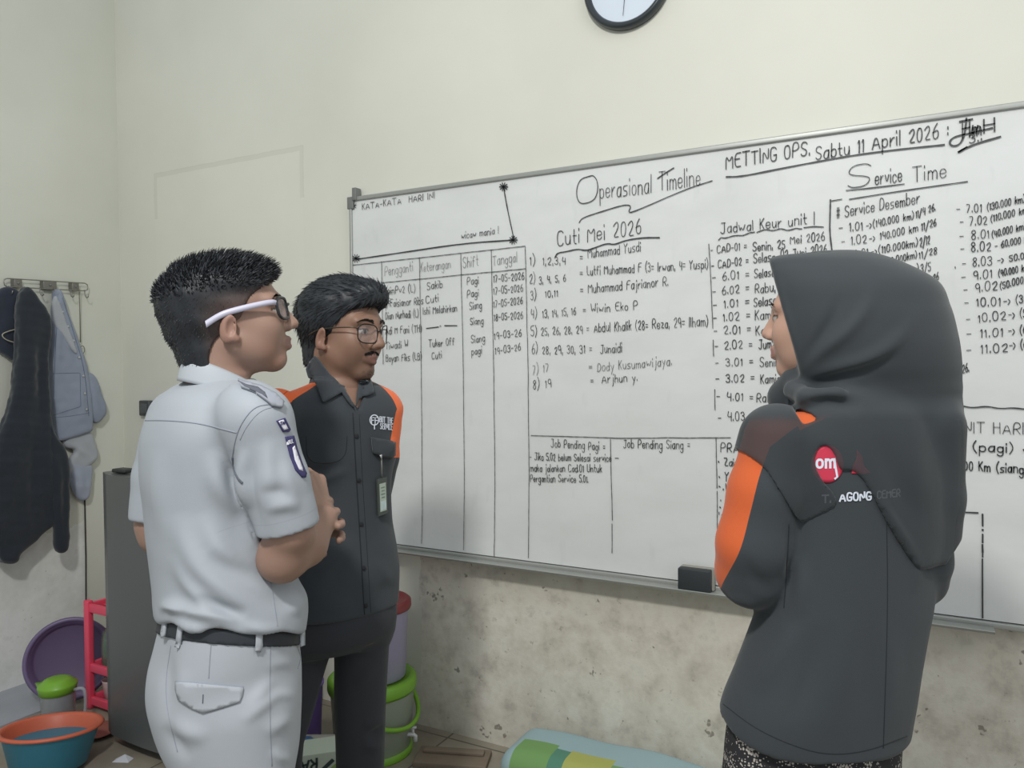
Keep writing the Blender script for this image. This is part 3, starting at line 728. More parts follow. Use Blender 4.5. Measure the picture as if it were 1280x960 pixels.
# ---------------------------------------------------------------- people materials
def skin_material(name, tint):
    t = NT(name); a = t.attr('tone'); co = t.coord()
    c = t.mix(t.math('MULTIPLY', t.noise(co, 45, 4), 0.22), a.outputs['Color'], tint); t.color(c)
    t.p(Roughness=0.5); t.b.inputs['Subsurface Weight'].default_value = 0.06; t.b.inputs['Subsurface Radius'].default_value = (0.01, 0.004, 0.002); t.b.inputs['Subsurface Scale'].default_value = 1.0
    t.b.inputs['Specular IOR Level'].default_value = 0.35
    t.bump(t.noise(co, 350, 2), 0.08, 0.001); return t.m
def cloth_material(name, base, layers=(), rough=0.85, weave=900, bump=0.25, var=0.05, sheen=0.0, spec=0.25):
    'cloth with sewn colour panels and seam lines told by per-vertex distances: (attribute, colour, "in" | half width)'
    t = NT(name); co = t.coord(); n = t.noise(co, 6, 4)
    c = t.mix(n, tuple(x * (1 - var) for x in base[:3]) + (1,), tuple(min(1, x * (1 + var)) for x in base[:3]) + (1,))
    for at, colr, how in layers:
        v = t.attr(at).outputs['Fac']
        m_ = t.math('LESS_THAN', v, 0.0) if how == 'in' else t.math('LESS_THAN', t.math('ABSOLUTE', v), how)
        c = t.mix(m_, c, colr)
    t.color(c); t.p(Roughness=rough); t.b.inputs['Specular IOR Level'].default_value = spec
    t.b.inputs['Sheen Weight'].default_value = sheen
    t.bump(t.math('ADD', t.noise(co, weave, 2), t.math('MULTIPLY', t.noise(co, 40, 3), 1.4)), bump, 0.0012); return t.m
def hair_material(name, c, rough=0.45):
    t = NT(name); a = t.attr('tone'); co = t.coord((1, 1, .25))
    t.color(t.mix(t.math('MULTIPLY', t.noise(co, 260, 3), 0.5), a.outputs['Color'], c)); t.p(Roughness=rough); t.b.inputs['Specular IOR Level'].default_value = 0.45; t.bump(t.noise(co, 400, 3), 0.35, 0.002); return t.m

# ---------------------------------------------------------------- heads
class Head:
    'head frame: f forward, l to its own left, u up; origin between the ears at eye height'
    def __init__(s, c, yaw, pitch, roll=0.0, k=1.0, fk=1.0):
        'yaw: facing direction measured from the viewer\'s right towards away, degrees; pitch: chin up positive'
        y, p = math.radians(yaw), math.radians(pitch)
        f = np.array([math.cos(y) * math.cos(p), math.sin(y) * math.cos(p), math.sin(p)]); l = np.array([-math.sin(y), math.cos(y), 0]); u = np.cross(f, l)
        r = math.radians(roll); l2 = l * math.cos(r) + u * math.sin(r); u2 = np.cross(f, l2)
        s.R = np.stack([f, l2, u2]); s.c = np.asarray(c, float); s.k = k; s.fk = fk
    def to(s, P):
        q = ((P - s.c.astype(F32)) @ s.R.T.astype(F32)) / s.k; q[:, 0] /= s.fk; return q
    def at(s, f, l, u): return s.c + (np.array([f * s.fk, l, u]) * s.k) @ s.R
    def sdf(s, P, nose=1.0, jaw=1.0):
        q = s.to(P)
        d = ell(q, (-.014, 0, .034), (.100, .075, .080))
        d = smin(d, ell(q, (.030, 0, -.028), (.060, .057, .080)), .03)
        d = smin(d, ell(q, (.0655, 0, -.090), (.018, .024 * jaw, .018)), .020)                       # chin
        qa = q.copy(); qa[:, 1] = np.abs(qa[:, 1])
        d = smin(d, cone(qa, (.058, .016, -.096), (.002, .055 * jaw, -.050), .014, .015), .020)    # jaw line
        d = smin(d, ell(q, (.016, 0, -.056), (.046, .047, .040)), .022)
        d = smin(d, ell(qa, (.030, .036, -.046), (.038, .021, .036)), .028)
        d = smin(d, ell(qa, (.058, .036, -.024), (.020, .020, .020)), .025)                        # cheeks
        d = smin(d, cone(qa, (.083, 0, .024), (.070, .045, .024), .013, .010), .014)               # brow
        d = smax(d, -ell(qa, (.104, .033, .003), (.022, .017, .012)), .012)                        # eye sockets
        d = smin(d, ball(qa, (.0745, .031, .002), .0125), .003)                                    # eyes
        d = smin(d, cone(q, (.088, 0, .012), (.100 + .006 * nose, 0, -.026), .0075, .0110), .012)  # nose
        d = smin(d, ball(qa, (.096, .0130, -.031), .0085), .008)
        d = smin(d, cone(qa, (.092, 0, -.0545), (.079, .021, -.059), .0068, .0042), .007)          # lips
        d = smin(d, cone(qa, (.0895, 0, -.0685), (.078, .019, -.064), .0078, .0042), .007)
        d = smax(d, -cone(qa, (.108, 0, -.0612), (.086, .024, -.0615), .0028, .0022), .003)
        ear = ellf(qa, (-.006, .0765, -.020), (.0150, .0075, .0275), [[.94, .12, -.30], [-.25, .95, 0], [.30, 0, .95]])
        ear = smax(ear, -ellf(qa, (.000, .0840, -.017), (.0085, .0075, .0175), [[.94, .12, -.30], [-.25, .95, 0], [.30, 0, .95]]), .004)
        ear = smin(ear, ball(qa, (.004, .075, -.041), .0070), .008)
        d = smin(d, ear, .006)
        return d * s.k
    def tone(s, V, skin, lip, ear=None, stubble=None):
        q = s.to(V.astype(F32)); C = np.tile(np.array(skin[:3], F32), (len(V), 1)); qa = np.abs(q[:, 1])
        def blend(m, c): C[:] = C * (1 - m[:, None]) + np.array(c[:3], F32) * m[:, None]
        hd = (np.linalg.norm(q, axis=1) < .2)
        if stubble is not None:
            m = np.clip((-.045 - q[:, 2]) / .02, 0, 1) * np.clip((q[:, 0] - .035) / .02, 0, 1) * (q[:, 2] > -.13); blend(m * .45 * hd, stubble)
        blend(np.clip(1 - np.abs(q[:, 1] * 0 + np.hypot((q[:, 2] + .061) / .012, qa / .024)) ** 6, 0, 1) * (q[:, 0] > .076) * hd, lip)
        e = np.hypot(q[:, 2] - .002, qa - .033); ew = (q[:, 0] > .070) & hd
        blend(((np.hypot((q[:, 2] - .002) / .0050, (qa - .033) / .013) < 1) & ew).astype(F32), (.36, .34, .32)); blend(((e < .0056) & ew).astype(F32), (.015, .010, .008))
        blend(((np.abs(q[:, 2] - .0080 + 18 * (qa - .033) ** 2) < .0020) & (np.abs(qa - .033) < .0145) & ew).astype(F32), (.02, .015, .012))
        if ear is not None: blend((np.clip((qa - .070) / .008, 0, 1) * (np.abs(q[:, 0] + .004) < .03) * (np.abs(q[:, 2] + .02) < .045)) * .6 * hd, ear)
        return C
def strands(roots, dirs, lens, rads, bend=None, seg=3, sides=3):
    V, F = [], []
    for i, (p, d, L, r) in enumerate(zip(roots, dirs, lens, rads)):
        p = np.asarray(p, float); d = nrm(d); e = np.cross(d, [.31, .17, .93]); e = nrm(e); g = np.cross(d, e); b0 = len(V)
        bd = np.zeros(3) if bend is None else bend[i]
        for k in range(seg + 1):
            t = k / seg; c = p + d * L * t + bd * L * t * t; rr = r * (1 - t) ** .7 + 1e-5
            for j in range(sides):
                an = 2 * math.pi * j / sides; V.append(c + (e * math.cos(an) + g * math.sin(an)) * rr)
        for k in range(seg):
            for j in range(sides):
                j2 = (j + 1) % sides; F.append((b0 + k * sides + j, b0 + k * sides + j2, b0 + (k + 1) * sides + j2, b0 + (k + 1) * sides + j))
    return np.array(V), np.array(F)
def spectacles(fig, H, rim_mat, temple_mat, lens_mat, rim_r=.0017, lw=.0245, lh=.019, fx=.101, u0=-.004, temple_r=(.0012, .0026), name='spectacles', lens_u=0.0):
    'rims, bridge and temples in the head frame'
    def loop(l0, sgn, grow=0.0):
        pts = []
        for k in range(36):
            an = 2 * math.pi * k / 36; c_, s_ = math.cos(an), math.sin(an); n = 3.2
            r = (abs(c_) ** n + abs(s_) ** n) ** (-1 / n); l = l0 + sgn * (lw + grow) * r * c_; u = u0 + (lh + grow) * r * s_ - .0 + (.002 * c_ if s_ > 0 else 0)
            pts.append(H.at(fx - 5.5 * (l * l), l, u))
        return pts
    b = MB()
    for sg in (1, -1): b.tube(loop(sg * .0335, sg), rim_r, 8, closed=True)
    b.tube([H.at(fx - .001, .0335 - lw, u0 + .006), H.at(fx + .004, 0, u0 + .009), H.at(fx - .001, -.0335 + lw, u0 + .006)], rim_r, 8)
    root = fig.put(name, np.array(b.v), b.f, rim_mat)
    for sg in (1, -1):
        P = loop(sg * .0335, sg, -.0008); c = np.mean(P, 0); V = [c] + P; F = [(0, k + 1, (k + 1) % 36 + 1) for k in range(36)]
        fig.put('lens', np.array(V), F, lens_mat, root)
        l1 = .0335 + lw; t = MB(); h0 = H.at(fx - 5.5 * l1 * l1, sg * l1, u0 + .011)
        path = [h0, H.at(fx - .026, sg * .0685, u0 + .013), H.at(.045, sg * .0765, u0 + .011), H.at(.0, sg * .0790, u0 + .006), H.at(-.018, sg * .0785, u0 + .001), H.at(-.040, sg * .0765, u0 - .010)]
        pts = np.array(smoothline([tuple(p) for p in path], 3)); up = H.R[2]; n = len(pts); V = []; F = []
        for i, p in enumerate(pts):
            tt = i / (n - 1); w_ = temple_r[1] * (1 + .35 * tt); th = temple_r[0]; sd = H.R[1] * sg
            for a_, c_ in ((1, 1), (1, -1), (-1, -1), (-1, 1)): V.append(p + up * w_ * a_ + sd * th * c_)
        for i in range(n - 1):
            for j in range(4): j2 = (j + 1) % 4; F.append((i * 4 + j, i * 4 + j2, (i + 1) * 4 + j2, (i + 1) * 4 + j))
        F += [(3, 2, 1, 0), tuple((n - 1) * 4 + j for j in range(4))]
        fig.put('temple', np.array(V), F, temple_mat, root, smooth=False)
    return root

# ---------------------------------------------------------------- hands
def hand_parts(W, D, N, side, curl=(20, 35, 25), spread=4.0, k=1.0, thumb=25):
    'capsules of a hand: W wrist, D towards the fingers, N out of the palm, side +1 when the thumb lies along D x N'
    D = nrm(D); N = np.asarray(N, float); N = nrm(N - D * (N @ D)); T = np.cross(D, N) * side; caps = []
    tab = [(.030, .088, (.042, .025, .021), .0088, 1), (.010, .092, (.046, .029, .022), .0090, 0), (-.010, .089, (.042, .027, .021), .0086, -.6), (-.029, .082, (.033, .020, .019), .0078, -1.6)]
    for off, kl, seg, r, sp in tab:
        k0 = W + T * off * .45 * k + D * .012 * k; p = W + (D * kl + T * off) * k; caps.append((k0, p, .0135 * k, .0115 * k))
        a = 0.0; d0 = nrm(D + T * math.tan(math.radians(spread * sp)))
        for s_, c_, rr in zip(seg, curl, (1, .92, .82)):
            a += math.radians(c_); d = d0 * math.cos(a) + N * math.sin(a); e = p + d * s_ * k; caps.append((p, e, r * rr * k, r * rr * .93 * k)); p = e
    a = math.radians(thumb); d1 = nrm(D * .62 + T * .72 + N * .30); p0 = W + (D * .018 + T * .016) * k; p1 = p0 + d1 * .044 * k
    d2 = nrm(D * .85 + T * .42 + N * math.sin(a)); p2 = p1 + d2 * .032 * k; d3 = nrm(D * .92 + T * .12 + N * (math.sin(a) + .15)); p3 = p2 + d3 * .026 * k
    caps += [(p0, p1, .0150 * k, .0115 * k), (p1, p2, .0108 * k, .0098 * k), (p2, p3, .0096 * k, .0080 * k)]
    return caps
def hand_sdf(P, caps):
    d = None
    for i, (a, b, ra, rb) in enumerate(caps):
        e = cone(P, a, b, ra, rb); d = e if d is None else smin(d, e, .0045)
    return d

def collar(fig, c, ph, rt, rb, zt_back, zt_front, drop_back, drop_front, mat, gap=14, tip=0.0, n=64, lean=0.03, name='collar', parent=None, squash=0.88):
    'turned-down collar: ring round the neck, open in front; rt, rb upper and lower radius; tip: longer points at the front'
    p0 = math.radians(ph); f = np.array([math.sin(p0), math.cos(p0), 0]); r = np.array([math.cos(p0), -math.sin(p0), 0]); rows = []
    m_ = 8
    for i in range(n + 1):
        th = math.radians(gap + (360 - 2 * gap) * i / n); fr = (1 + math.cos(th)) / 2
        dirv = f * math.cos(th) + r * math.sin(th) * squash
        zt = zt_back + (zt_front - zt_back) * fr ** 1.2; near = max(0.0, 1 - min(i, n - i) / (n * .16)); dr = drop_back + (drop_front - drop_back) * fr + tip * near ** 1.5
        row = []
        for j in range(m_ + 1):
            t = j / m_; rad = rt + (rb - rt) * t ** .8; z = zt - dr * t + (.004 * math.sin(t * math.pi)); row.append(c + dirv * rad + f * lean * fr + np.array([0, 0, z]) - np.array([0, 0, c[2]]))
        # fold over at the top: inner band
        inner = [c + dirv * (rt - .005) + f * lean * fr + np.array([0, 0, zt - .004 - c[2]]), c + dirv * (rt - .006) + f * lean * fr + np.array([0, 0, zt - dr * .7 - c[2]])]
        rows.append(inner[::-1] + row)
    k = len(rows[0]); V = np.array([p for row in rows for p in row]); F = []
    for i in range(n):
        for j in range(k - 1): F.append((i * k + j, (i + 1) * k + j, (i + 1) * k + j + 1, i * k + j + 1))
    o = fig.put(name, V, F, mat, parent); s_ = o.modifiers.new('thick', 'SOLIDIFY'); s_.thickness = .0028; s_.offset = 0
    return o, V, F

# ================================================================ the man in the white uniform
SK1, SK1b, LIP1 = rgb(154, 124, 109), rgb(150, 112, 99), rgb(138, 104, 96)
MW = Figure(-.56, 1.5, 'person in white uniform shirt and trousers seen from behind with clasped hands')
HD1 = Head(loc(288, 400, 1.50), 19, 10, 0, 1.0, 1.07)
T1 = Loft(sil(1.50, [(474, 236, 318, 52, .8), (484, 214, 332, 52, .74), (495, 198, 342, 52, .7), (512, 184, 348, 52, .68), (540, 173, 350, 52, .68), (580, 172, 346, 52, .7), (620, 175, 346, 53, .7), (660, 179, 352, 54, .72),
    (700, 186, 362, 56, .74), (730, 190, 374, 58, .76), (752, 193, 384, 60, .78), (766, 195, 385, 61, .78), (778, 200, 384, 62, .76), (800, 201, 380, 62, .74)]), 2.25)
rs = [loc(318, 522, 1.37), loc(343, 600, 1.375), loc(362, 664, 1.385), loc(353, 697, 1.40)]   # right arm
RW = loc(403, 648, 1.50)
ls = [loc(222, 522, 1.62), loc(202, 595, 1.625), loc(196, 655, 1.62), loc(199, 668, 1.62)]
LW = loc(375, 652, 1.63)
hR = hand_parts(RW, loc(388, 600, 1.535) - RW, np.array([-.75, .45, .1]), -1, (38, 55, 35), 3, 1.0, 35)
hL = hand_parts(LW, loc(424, 646, 1.56) - LW, np.array([-.35, -.75, -.05]), 1, (14, 26, 18), 7, 1.0, 20)
NB1 = loc(272, 492, 1.49)
P1 = Loft(sil(1.50, [(752, 203, 370, 62, .72), (785, 198, 374, 62, .74), (805, 194.5, 375, 62, .76), (832, 190, 376, 62, .82), (862, 188, 376, 62, .84), (892, 193, 376, 62, .82), (925, 203, 374, 62, .76), (950, 214, 366, 62, .66)]), 2.2)
def leg_pts(hip, foot, zk=.46): return [hip, hip * .45 + foot * .55 + np.array([0, 0, zk - (hip[2] * .45 + foot[2] * .55)]), foot]
c0 = np.array([-.557, 1.50, 0]); rv = np.array([math.cos(math.radians(62)), -math.sin(math.radians(62)), 0]); fv = np.array([math.sin(math.radians(62)), math.cos(math.radians(62)), 0])
LG1 = [(c0 + rv * .088 + fv * .01 + [0, 0, .76], c0 + rv * .095 + fv * .012 + [0, 0, .45], c0 + rv * .10 - fv * .01 + [0, 0, .075]),
       (c0 - rv * .088 + fv * .01 + [0, 0, .76], c0 - rv * .095 + fv * .012 + [0, 0, .45], c0 - rv * .10 - fv * .01 + [0, 0, .075])]
def foot(P, a, fv_, k=1.0):
    a = np.asarray(a, float); return smin(cone(P, a + [0, 0, -.02] - fv_ * .02, a + fv_ * .15 * k - [0, 0, .042], .038, .028), cone(P, a, a - [0, 0, .035] - fv_ * .03, .036, .034), .03)
def body1(P):
    d = HD1.sdf(P)
    d = smin(d, chain(P, [HD1.at(-.028, 0, -.05), NB1 + [0, 0, .03], NB1 + [0, 0, -.05]], [.056, .054, .050]), .012)
    d = smin(d, T1(P, True, -.018), .03)
    d = smin(d, P1(P, True, -.015), .03)
    d = smin(d, chain(P, [rs[0], rs[1], rs[2], rs[3]], [.043, .046, .043, .040], .01), .02)
    fm = rs[3] * .5 + RW * .5 + np.array([.004, -.004, -.012]); d = smin(d, chain(P, [rs[3], fm, RW], [.043, .041, .0285], .012), .02)
    d = smin(d, chain(P, [ls[0], ls[1], ls[2], ls[3], np.array([-.62, 1.70, 1.06]), LW], [.05, .046, .042, .040, .036, .027], .01), .015)
    d = smin(d, np.minimum(hand_sdf(P, hR), hand_sdf(P, hL)), .006)
    for a, b, c in LG1:
        d = smin(d, chain(P, [a, b, c], [.075, .052, .04]), .02); d = smin(d, foot(P, c, fv, .95), .02)
    return d
V, F = surface(body1, (-.95, 1.2, 0), (-.25, 1.85, 1.66), .0034); V = relax(V, F, 1, .4)
C_ = HD1.tone(V, SK1, LIP1, SK1b, rgb(150, 112, 96))
bodyM1 = skin_material('warm_skin', rgb(134, 105, 92))
ob = MW.put('body', V, F, bodyM1, None, {'tone': C_}); BT1 = bvh(V, F)
# --- hair: short sides, longer brushed-up top
HB = rgb(30, 33, 38)
def hair1(P):
    q = HD1.to(P); u = q[:, 2]
    side = ell(q, (-.016, 0, .032), (.104, .0785, .083))
    top = ell(q, (-.008, 0, .050), (.110, .080, .076))
    d = smin(side, smax(top, .046 - u, .02), .012)
    d = smin(d, cone(q, (-.046, 0, -.01), (-.034, 0, -.10), .062, .0595), .02)
    fr = herm([-.10, -.045, -.032, -.012, .02, .04, .058, .072, .10], [-.048, -.036, -.022, .012, .030, .048, .074, .088, .112], u)
    d = smax(d, q[:, 0] - fr, .006); d = smax(d, -u - .098, .006)
    return d * HD1.k
V, F = surface(hair1, HD1.c - [.16, .13, .12], HD1.c + [.15, .13, .17], .0034); V = lumps(V, F, .0016, 70, 3)
q = HD1.to(V.astype(F32)); fade = np.clip((.056 - q[:, 2]) / .065, 0, 1) * np.clip((q[:, 0] + .055) / .065, 0, 1)
C_ = np.array(HB[:3])[None] * (1 - fade[:, None] * .85) + np.array(rgb(128, 98, 84)[:3])[None] * fade[:, None] * .85
N = normals(V, F); r_ = np.random.default_rng(5)
# tufts
sel = r_.choice(len(V), 7500, False); q = HD1.to(V[sel].astype(F32)); n_ = N[sel]; topm = np.clip((q[:, 2] - .045) / .05, 0, 1)
keep = (topm > .02) | (r_.random(len(sel)) < .75); sel, q, n_, topm = sel[keep], q[keep], n_[keep], topm[keep]
fl = HD1.R[0][None] * (.30 + .5 * np.clip(q[:, [0]] / .1, -.6, 1)) + HD1.R[2][None] * .55
fl = np.where(topm[:, None] > .12, fl + n_ * .75, -HD1.R[2][None] * .8 - HD1.R[0][None] * .35 + n_ * .30) + r_.normal(0, .28, (len(sel), 3))
fs_ = np.clip((.050 - q[:, 2]) / .075, 0, 1) * np.clip((q[:, 0] + .062) / .075, 0, 1)
ln_ = np.where(topm > .12, .008 + .011 * topm * r_.uniform(.5, 1.3, len(sel)), .0065) * (1 - .6 * fs_)
Vs, Fs = strands(V[sel] - n_ * .002, fl, ln_, np.where(topm > .12, .0017, .0009), fl * 0 + HD1.R[0][None] * .35 * topm[:, None] + [0, 0, -.1])
cs = np.repeat(np.where(r_.random(len(sel))[:, None] < .16, np.array(rgb(86, 90, 96)[:3])[None], np.array(HB[:3])[None]) * (1 - fs_[:, None] * .6) + np.array(rgb(120, 92, 80)[:3])[None] * fs_[:, None] * .6, 12, 0)
MW.put('hair', np.concatenate([V, Vs]), np.concatenate([F, Fs + len(V)]), hair_material('short_black_hair', HB), None, {'tone': np.concatenate([C_, cs])})
# --- brow
def brow(fig, H, mat, dens=90, u0=.026, sides=(1, -1), rr=.0007):
    ro, di, ll, ra = [], [], [], []
    for sg in sides:
        for _ in range(dens):
            t = random.random(); l = .012 + .040 * t; u = u0 + .006 * math.sin(t * 2.6) - .004 * t * t + random.uniform(-.003, .003) * (1.1 - t)
            p = H.at(.13, sg * l, u); h = fig.tree.ray_cast(Vector(p), Vector(-H.R[0]))
            if h[0] is not None: ro.append(np.array(h[0])); di.append(H.R[1] * sg * (.8) + H.R[2] * (.5 - .7 * t) + np.array(h[1]) * .15); ll.append(.008); ra.append(rr)
    V_, F_ = strands(ro, di, ll, ra); return V_, F_
MW.tree = BT1
M_hair = plain('black_hair_strands', rgb(28, 27, 28), 0.5, 0.05)
Vb, Fb = brow(MW, HD1, M_hair); MW.put('eyebrows', Vb, Fb, M_hair)
M_lens = plain('clear_lens', (.95, .97, 1, 1), 0.05, 0, 10, alpha=0.16)
M_blackplastic = plain('black_acetate', rgb(38, 38, 42), 0.3, 0.03)
spectacles(MW, HD1, M_blackplastic, plain('white_plastic_temple', rgb(192, 190, 208), 0.4, 0.02), M_lens, .0030, .0250, .0205, .1005, .0045, (.0016, .0046))
BP_ = np.linalg.solve(np.array([[p_[0], p_[1], 1] for p_ in (loc(202, 779, 1.53), loc(276, 794, 1.375), loc(372, 797, 1.48))]), [loc(202, 779, 1.53)[2], loc(276, 794, 1.375)[2], loc(372, 797, 1.48)[2]])
def beltz(P): return (BP_[0] * P[:, 0] + BP_[1] * P[:, 1] + BP_[2]).astype(F32)
# --- shirt
def plane(P, p, n): n = nrm(n).astype(F32); return (P - np.asarray(p, F32)) @ n
ax_r = nrm(loc(368, 690, 1.39) - loc(335, 560, 1.37)); hem_r = loc(361, 661, 1.385); hem_l = loc(196, 650, 1.62); ax_l = nrm(ls[2] - ls[1])
def shirt1(P):
    s_r = smax(chain(P, [rs[0] + [-.014, .012, .006], rs[0] + [.002, .0, -.006], rs[1], rs[2] + ax_r * .05], [.060, .0625, .0575, .0545], .012), plane(P, hem_r, ax_r), .004)
    s_l = smax(chain(P, [ls[0], ls[1], ls[2] + ax_l * .05], [.060, .056, .054], .01), plane(P, hem_l, ax_l), .004)
    d = smin(T1(P), np.minimum(s_r, s_l), .022)
    d = smax(d, -chain(P, [hem_r - ax_r * .02, hem_r + ax_r * .06], [.048, .050]), .003)
    d = smax(d, -chain(P, [hem_l - ax_l * .02, hem_l + ax_l * .06], [.047, .049]), .003)
    d = smax(d, -chain(P, [NB1 + [-.004, .004, .045], NB1 + [-.004, .004, .012]], [.050, .034]), .006)
    return smax(d, beltz(P) + .0105 + .004 * np.sin(P[:, 0] * 70) - P[:, 2], .008)
V, F = surface(shirt1, (-.95, 1.2, .86), (-.30, 1.85, 1.46), .0042); V = relax(V, F, 1, .4)
V = folds(V, F, [(l_, a_ * 1.35, w_) for l_, a_, w_ in [
    ([(222, 640), (236, 690), (262, 725), (300, 752), (345, 775)], .011, 13), ([(215, 690), (232, 730), (262, 758), (300, 772)], .008, 9), ([(205, 752), (250, 768), (300, 778)], .010, 8), ([(196, 760), (215, 757), (232, 768)], .007, 6),
    ([(250, 640), (275, 690), (310, 725), (352, 742)], .010, 12), ([(262, 690), (300, 716), (345, 728)], -.009, 10), ([(248, 742), (275, 760), (310, 770)], -.009, 6), ([(300, 640), (318, 690), (345, 712)], .007, 9),
    ([(316, 560), (312, 600), (318, 640), (330, 668)], -.006, 7), ([(306, 560), (300, 590), (306, 625), (314, 660)], .008, 7), ([(268, 560), (270, 600), (286, 628), (305, 645)], .009, 12), ([(290, 560), (288, 600), (300, 632)], -.006, 8),
    ([(336, 545), (336, 600), (345, 640)], .005, 9), ([(352, 560), (362, 610), (372, 645)], .004, 8), ([(322, 620), (345, 612), (366, 618)], -.004, 7), ([(330, 640), (352, 630), (376, 632)], .005, 7),
    ([(196, 560), (196, 620), (206, 680)], .005, 12), ([(360, 735), (372, 752), (366, 772)], .006, 8), ([(212, 775), (240, 786), (275, 792)], .006, 6), ([(300, 782), (330, 788), (360, 786)], .006, 6)]])
V = lumps(V, F, .0016, 22, 9)
U1 = rgb(164, 170, 177)
M_uni = cloth_material('white_uniform_cotton', U1, [('hem', rgb(158, 162, 172), .0009)], .62, 700, .18, .03, 0.0, .4)
hemd = ((V - hem_r) @ ax_r + .028); hemd[np.linalg.norm(V - hem_r, axis=1) > .12] = 1
shirtO = MW.put('shirt', V, F, M_uni, None, {'hem': hemd}); ST1 = bvh(V, F)
M_seam = plain('grey_seam_thread', rgb(150, 155, 166), 0.8); M_gap = plain('dark_seam_gap', rgb(96, 100, 110), 0.9)
seams = MB()
for ln_, r in [([(172, 526), (205, 525), (250, 529), (296, 541)], .0011), ([(340, 505), (318, 508), (302, 528), (294, 548), (290, 575)], .0012), ([(338, 728), (343, 755), (347, 783)], .0008), ([(346, 508), (325, 513), (308, 533), (300, 550)], .0006)]:
    b = seam(ST1, ln_, r); seams.add(b.v, b.f)
MW.put('stitching', np.array(seams.v), seams.f, M_seam, shirtO)
b = seam(ST1, [(291, 571), (292, 585), (297, 598), (303, 604)], .0022, .0004); MW.put('armhole_gap', np.array(b.v), b.f, M_gap, shirtO)
# collar
collar(MW, NB1 + np.array([.006, .002, 0]), 60, .063, .077, NB1[2] + .069, NB1[2] + .004, .043, .040, cloth_material('white_collar_cotton', rgb(172, 178, 184), [], .6, 700, .15, .02, 0, .4), 16, .02, parent=shirtO, lean=.016, squash=.90)
# shoulder strap
def strap(tree, A, B, wd, lift):
    'flat cloth strap over the shoulder, from pixel A to pixel B'
    V_, F_ = [], []; n = 14
    for i in range(n + 1):
        t = i / n; px, py = A[0] + (B[0] - A[0]) * t, A[1] + (B[1] - A[1]) * t
        dx, dy = (B[1] - A[1]), -(B[0] - A[0]); L_ = math.hypot(dx, dy); dx, dy = dx / L_, dy / L_
        for j in range(5):
            w_ = (j / 4 - .5) * wd * (1 if i < n - 1 else .7); p, nn = onto(tree, px + dx * w_, py + dy * w_, lift + .002 * math.sin(t * 3.14))
            V_.append(np.array(p) if p is not None else V_[-1])
    for i in range(n):
        for j in range(4): F_.append((i * 5 + j, i * 5 + j + 1, (i + 1) * 5 + j + 1, (i + 1) * 5 + j))
    return np.array(V_), fix_faces(V_, F_)
for ol in ([(299, 478), (326, 486), (342, 494), (352, 504), (350, 511), (338, 508), (333, 503), (318, 492), (302, 486)],):
    Vp, Fp = patch_on(ST1, ol, .004, .0035, 4); ep = MW.put('shoulder_strap', Vp, Fp, M_uni, shirtO)
Vp, Fp = patch_on(ST1, [(299, 480), (309, 485), (322, 488), (330, 494), (333, 501), (326, 496), (316, 491.5), (307, 487.5)], .0072, .0008, 3); MW.put('strap_gap', Vp, Fp, M_gap, shirtO)
# arm patches
M_navy = plain('navy_embroidery', rgb(62, 58, 104), 0.8, .05, 200); M_wht = plain('white_embroidery', rgb(226, 226, 234), 0.8, .03, 200); M_pgray = plain('grey_embroidery', rgb(170, 168, 186), 0.8, .05, 200)
def arm_patch(outl, inner, text):
    Vp, Fp = patch_on(ST1, outl, .0012, .0018, 3); o = MW.put('arm_patch', Vp, Fp, M_navy, shirtO); o['label'] = 'navy blue embroidered patch with white lettering'
    t_ = bvh(Vp, [f for f in Fp if len(f) >= 3]); q_ = []
    for il, mt in inner:
        Vq, Fq = patch_on(t_, il, .0003, .0006, 2.5); MW.put('patch_field', Vq, Fq, mt, o)
    for tx in text:
        Vt, Ft = letters_on(t_, *tx, 1.0, .0016); MW.put('patch_lettering', np.array(Vt), fix_faces(Vt, Ft), M_navy if tx[0] == 'TAM' else M_wht, o)
arm_patch([(345, 526), (355, 522.5), (362, 537), (360, 540), (353, 540)], [([(348, 526.5), (354, 524.5), (360, 536), (355, 537.5)], M_wht)], [('TAM', 350, 531.5, 357, 529.5, 4)])
arm_patch([(356, 546), (366, 544.5), (370, 560), (376, 578), (382, 592), (381, 597), (377, 597), (369, 588), (362, 570)], [([(365.5, 560), (368, 557), (373, 572), (378, 585), (378.5, 589), (374, 587), (368.5, 575)], M_wht)], [('DLL', 359.5, 555.5, 365.5, 553.5, 4.5)])
# --- trousers
def trous1(P):
    d = P1(P)
    for a, b, c in LG1: d = smin(d, chain(P, [a, b, c + [0, 0, .02]], [.092, .074, .062]), .035)
    return smax(smax(d, P[:, 2] - beltz(P) - .012, .003), .055 - P[:, 2], .004)
V, F = surface(trous1, (-.80, 1.25, .03), (-.30, 1.78, .96), .005); V = relax(V, F, 1, .4)
V = folds(V, F, [([(300, 905), (330, 880), (352, 862)], .007, 7), ([(305, 890), (322, 870), (345, 845)], .006, 7), ([(330, 920), (350, 905), (368, 895)], .006, 7), ([(335, 870), (355, 868), (372, 872)], .004, 6), ([(205, 905), (222, 930), (240, 950)], -.007, 8), ([(215, 900), (235, 915), (262, 925)], .007, 9),
    ([(213, 800), (208, 850), (210, 900)], -.007, 9), ([(340, 935), (352, 950), (366, 948)], .006, 6), ([(235, 835), (228, 860), (240, 885)], .003, 7), ([(330, 835), (350, 828), (372, 832)], .003, 6)])
V = lumps(V, F, .0014, 20, 4)
M_trs = cloth_material('white_uniform_twill', rgb(174, 179, 186), [], .65, 800, .18, .03, 0, .35)
trO = MW.put('trousers', V, F, M_trs); TT1 = bvh(V, F)
sm = MB()
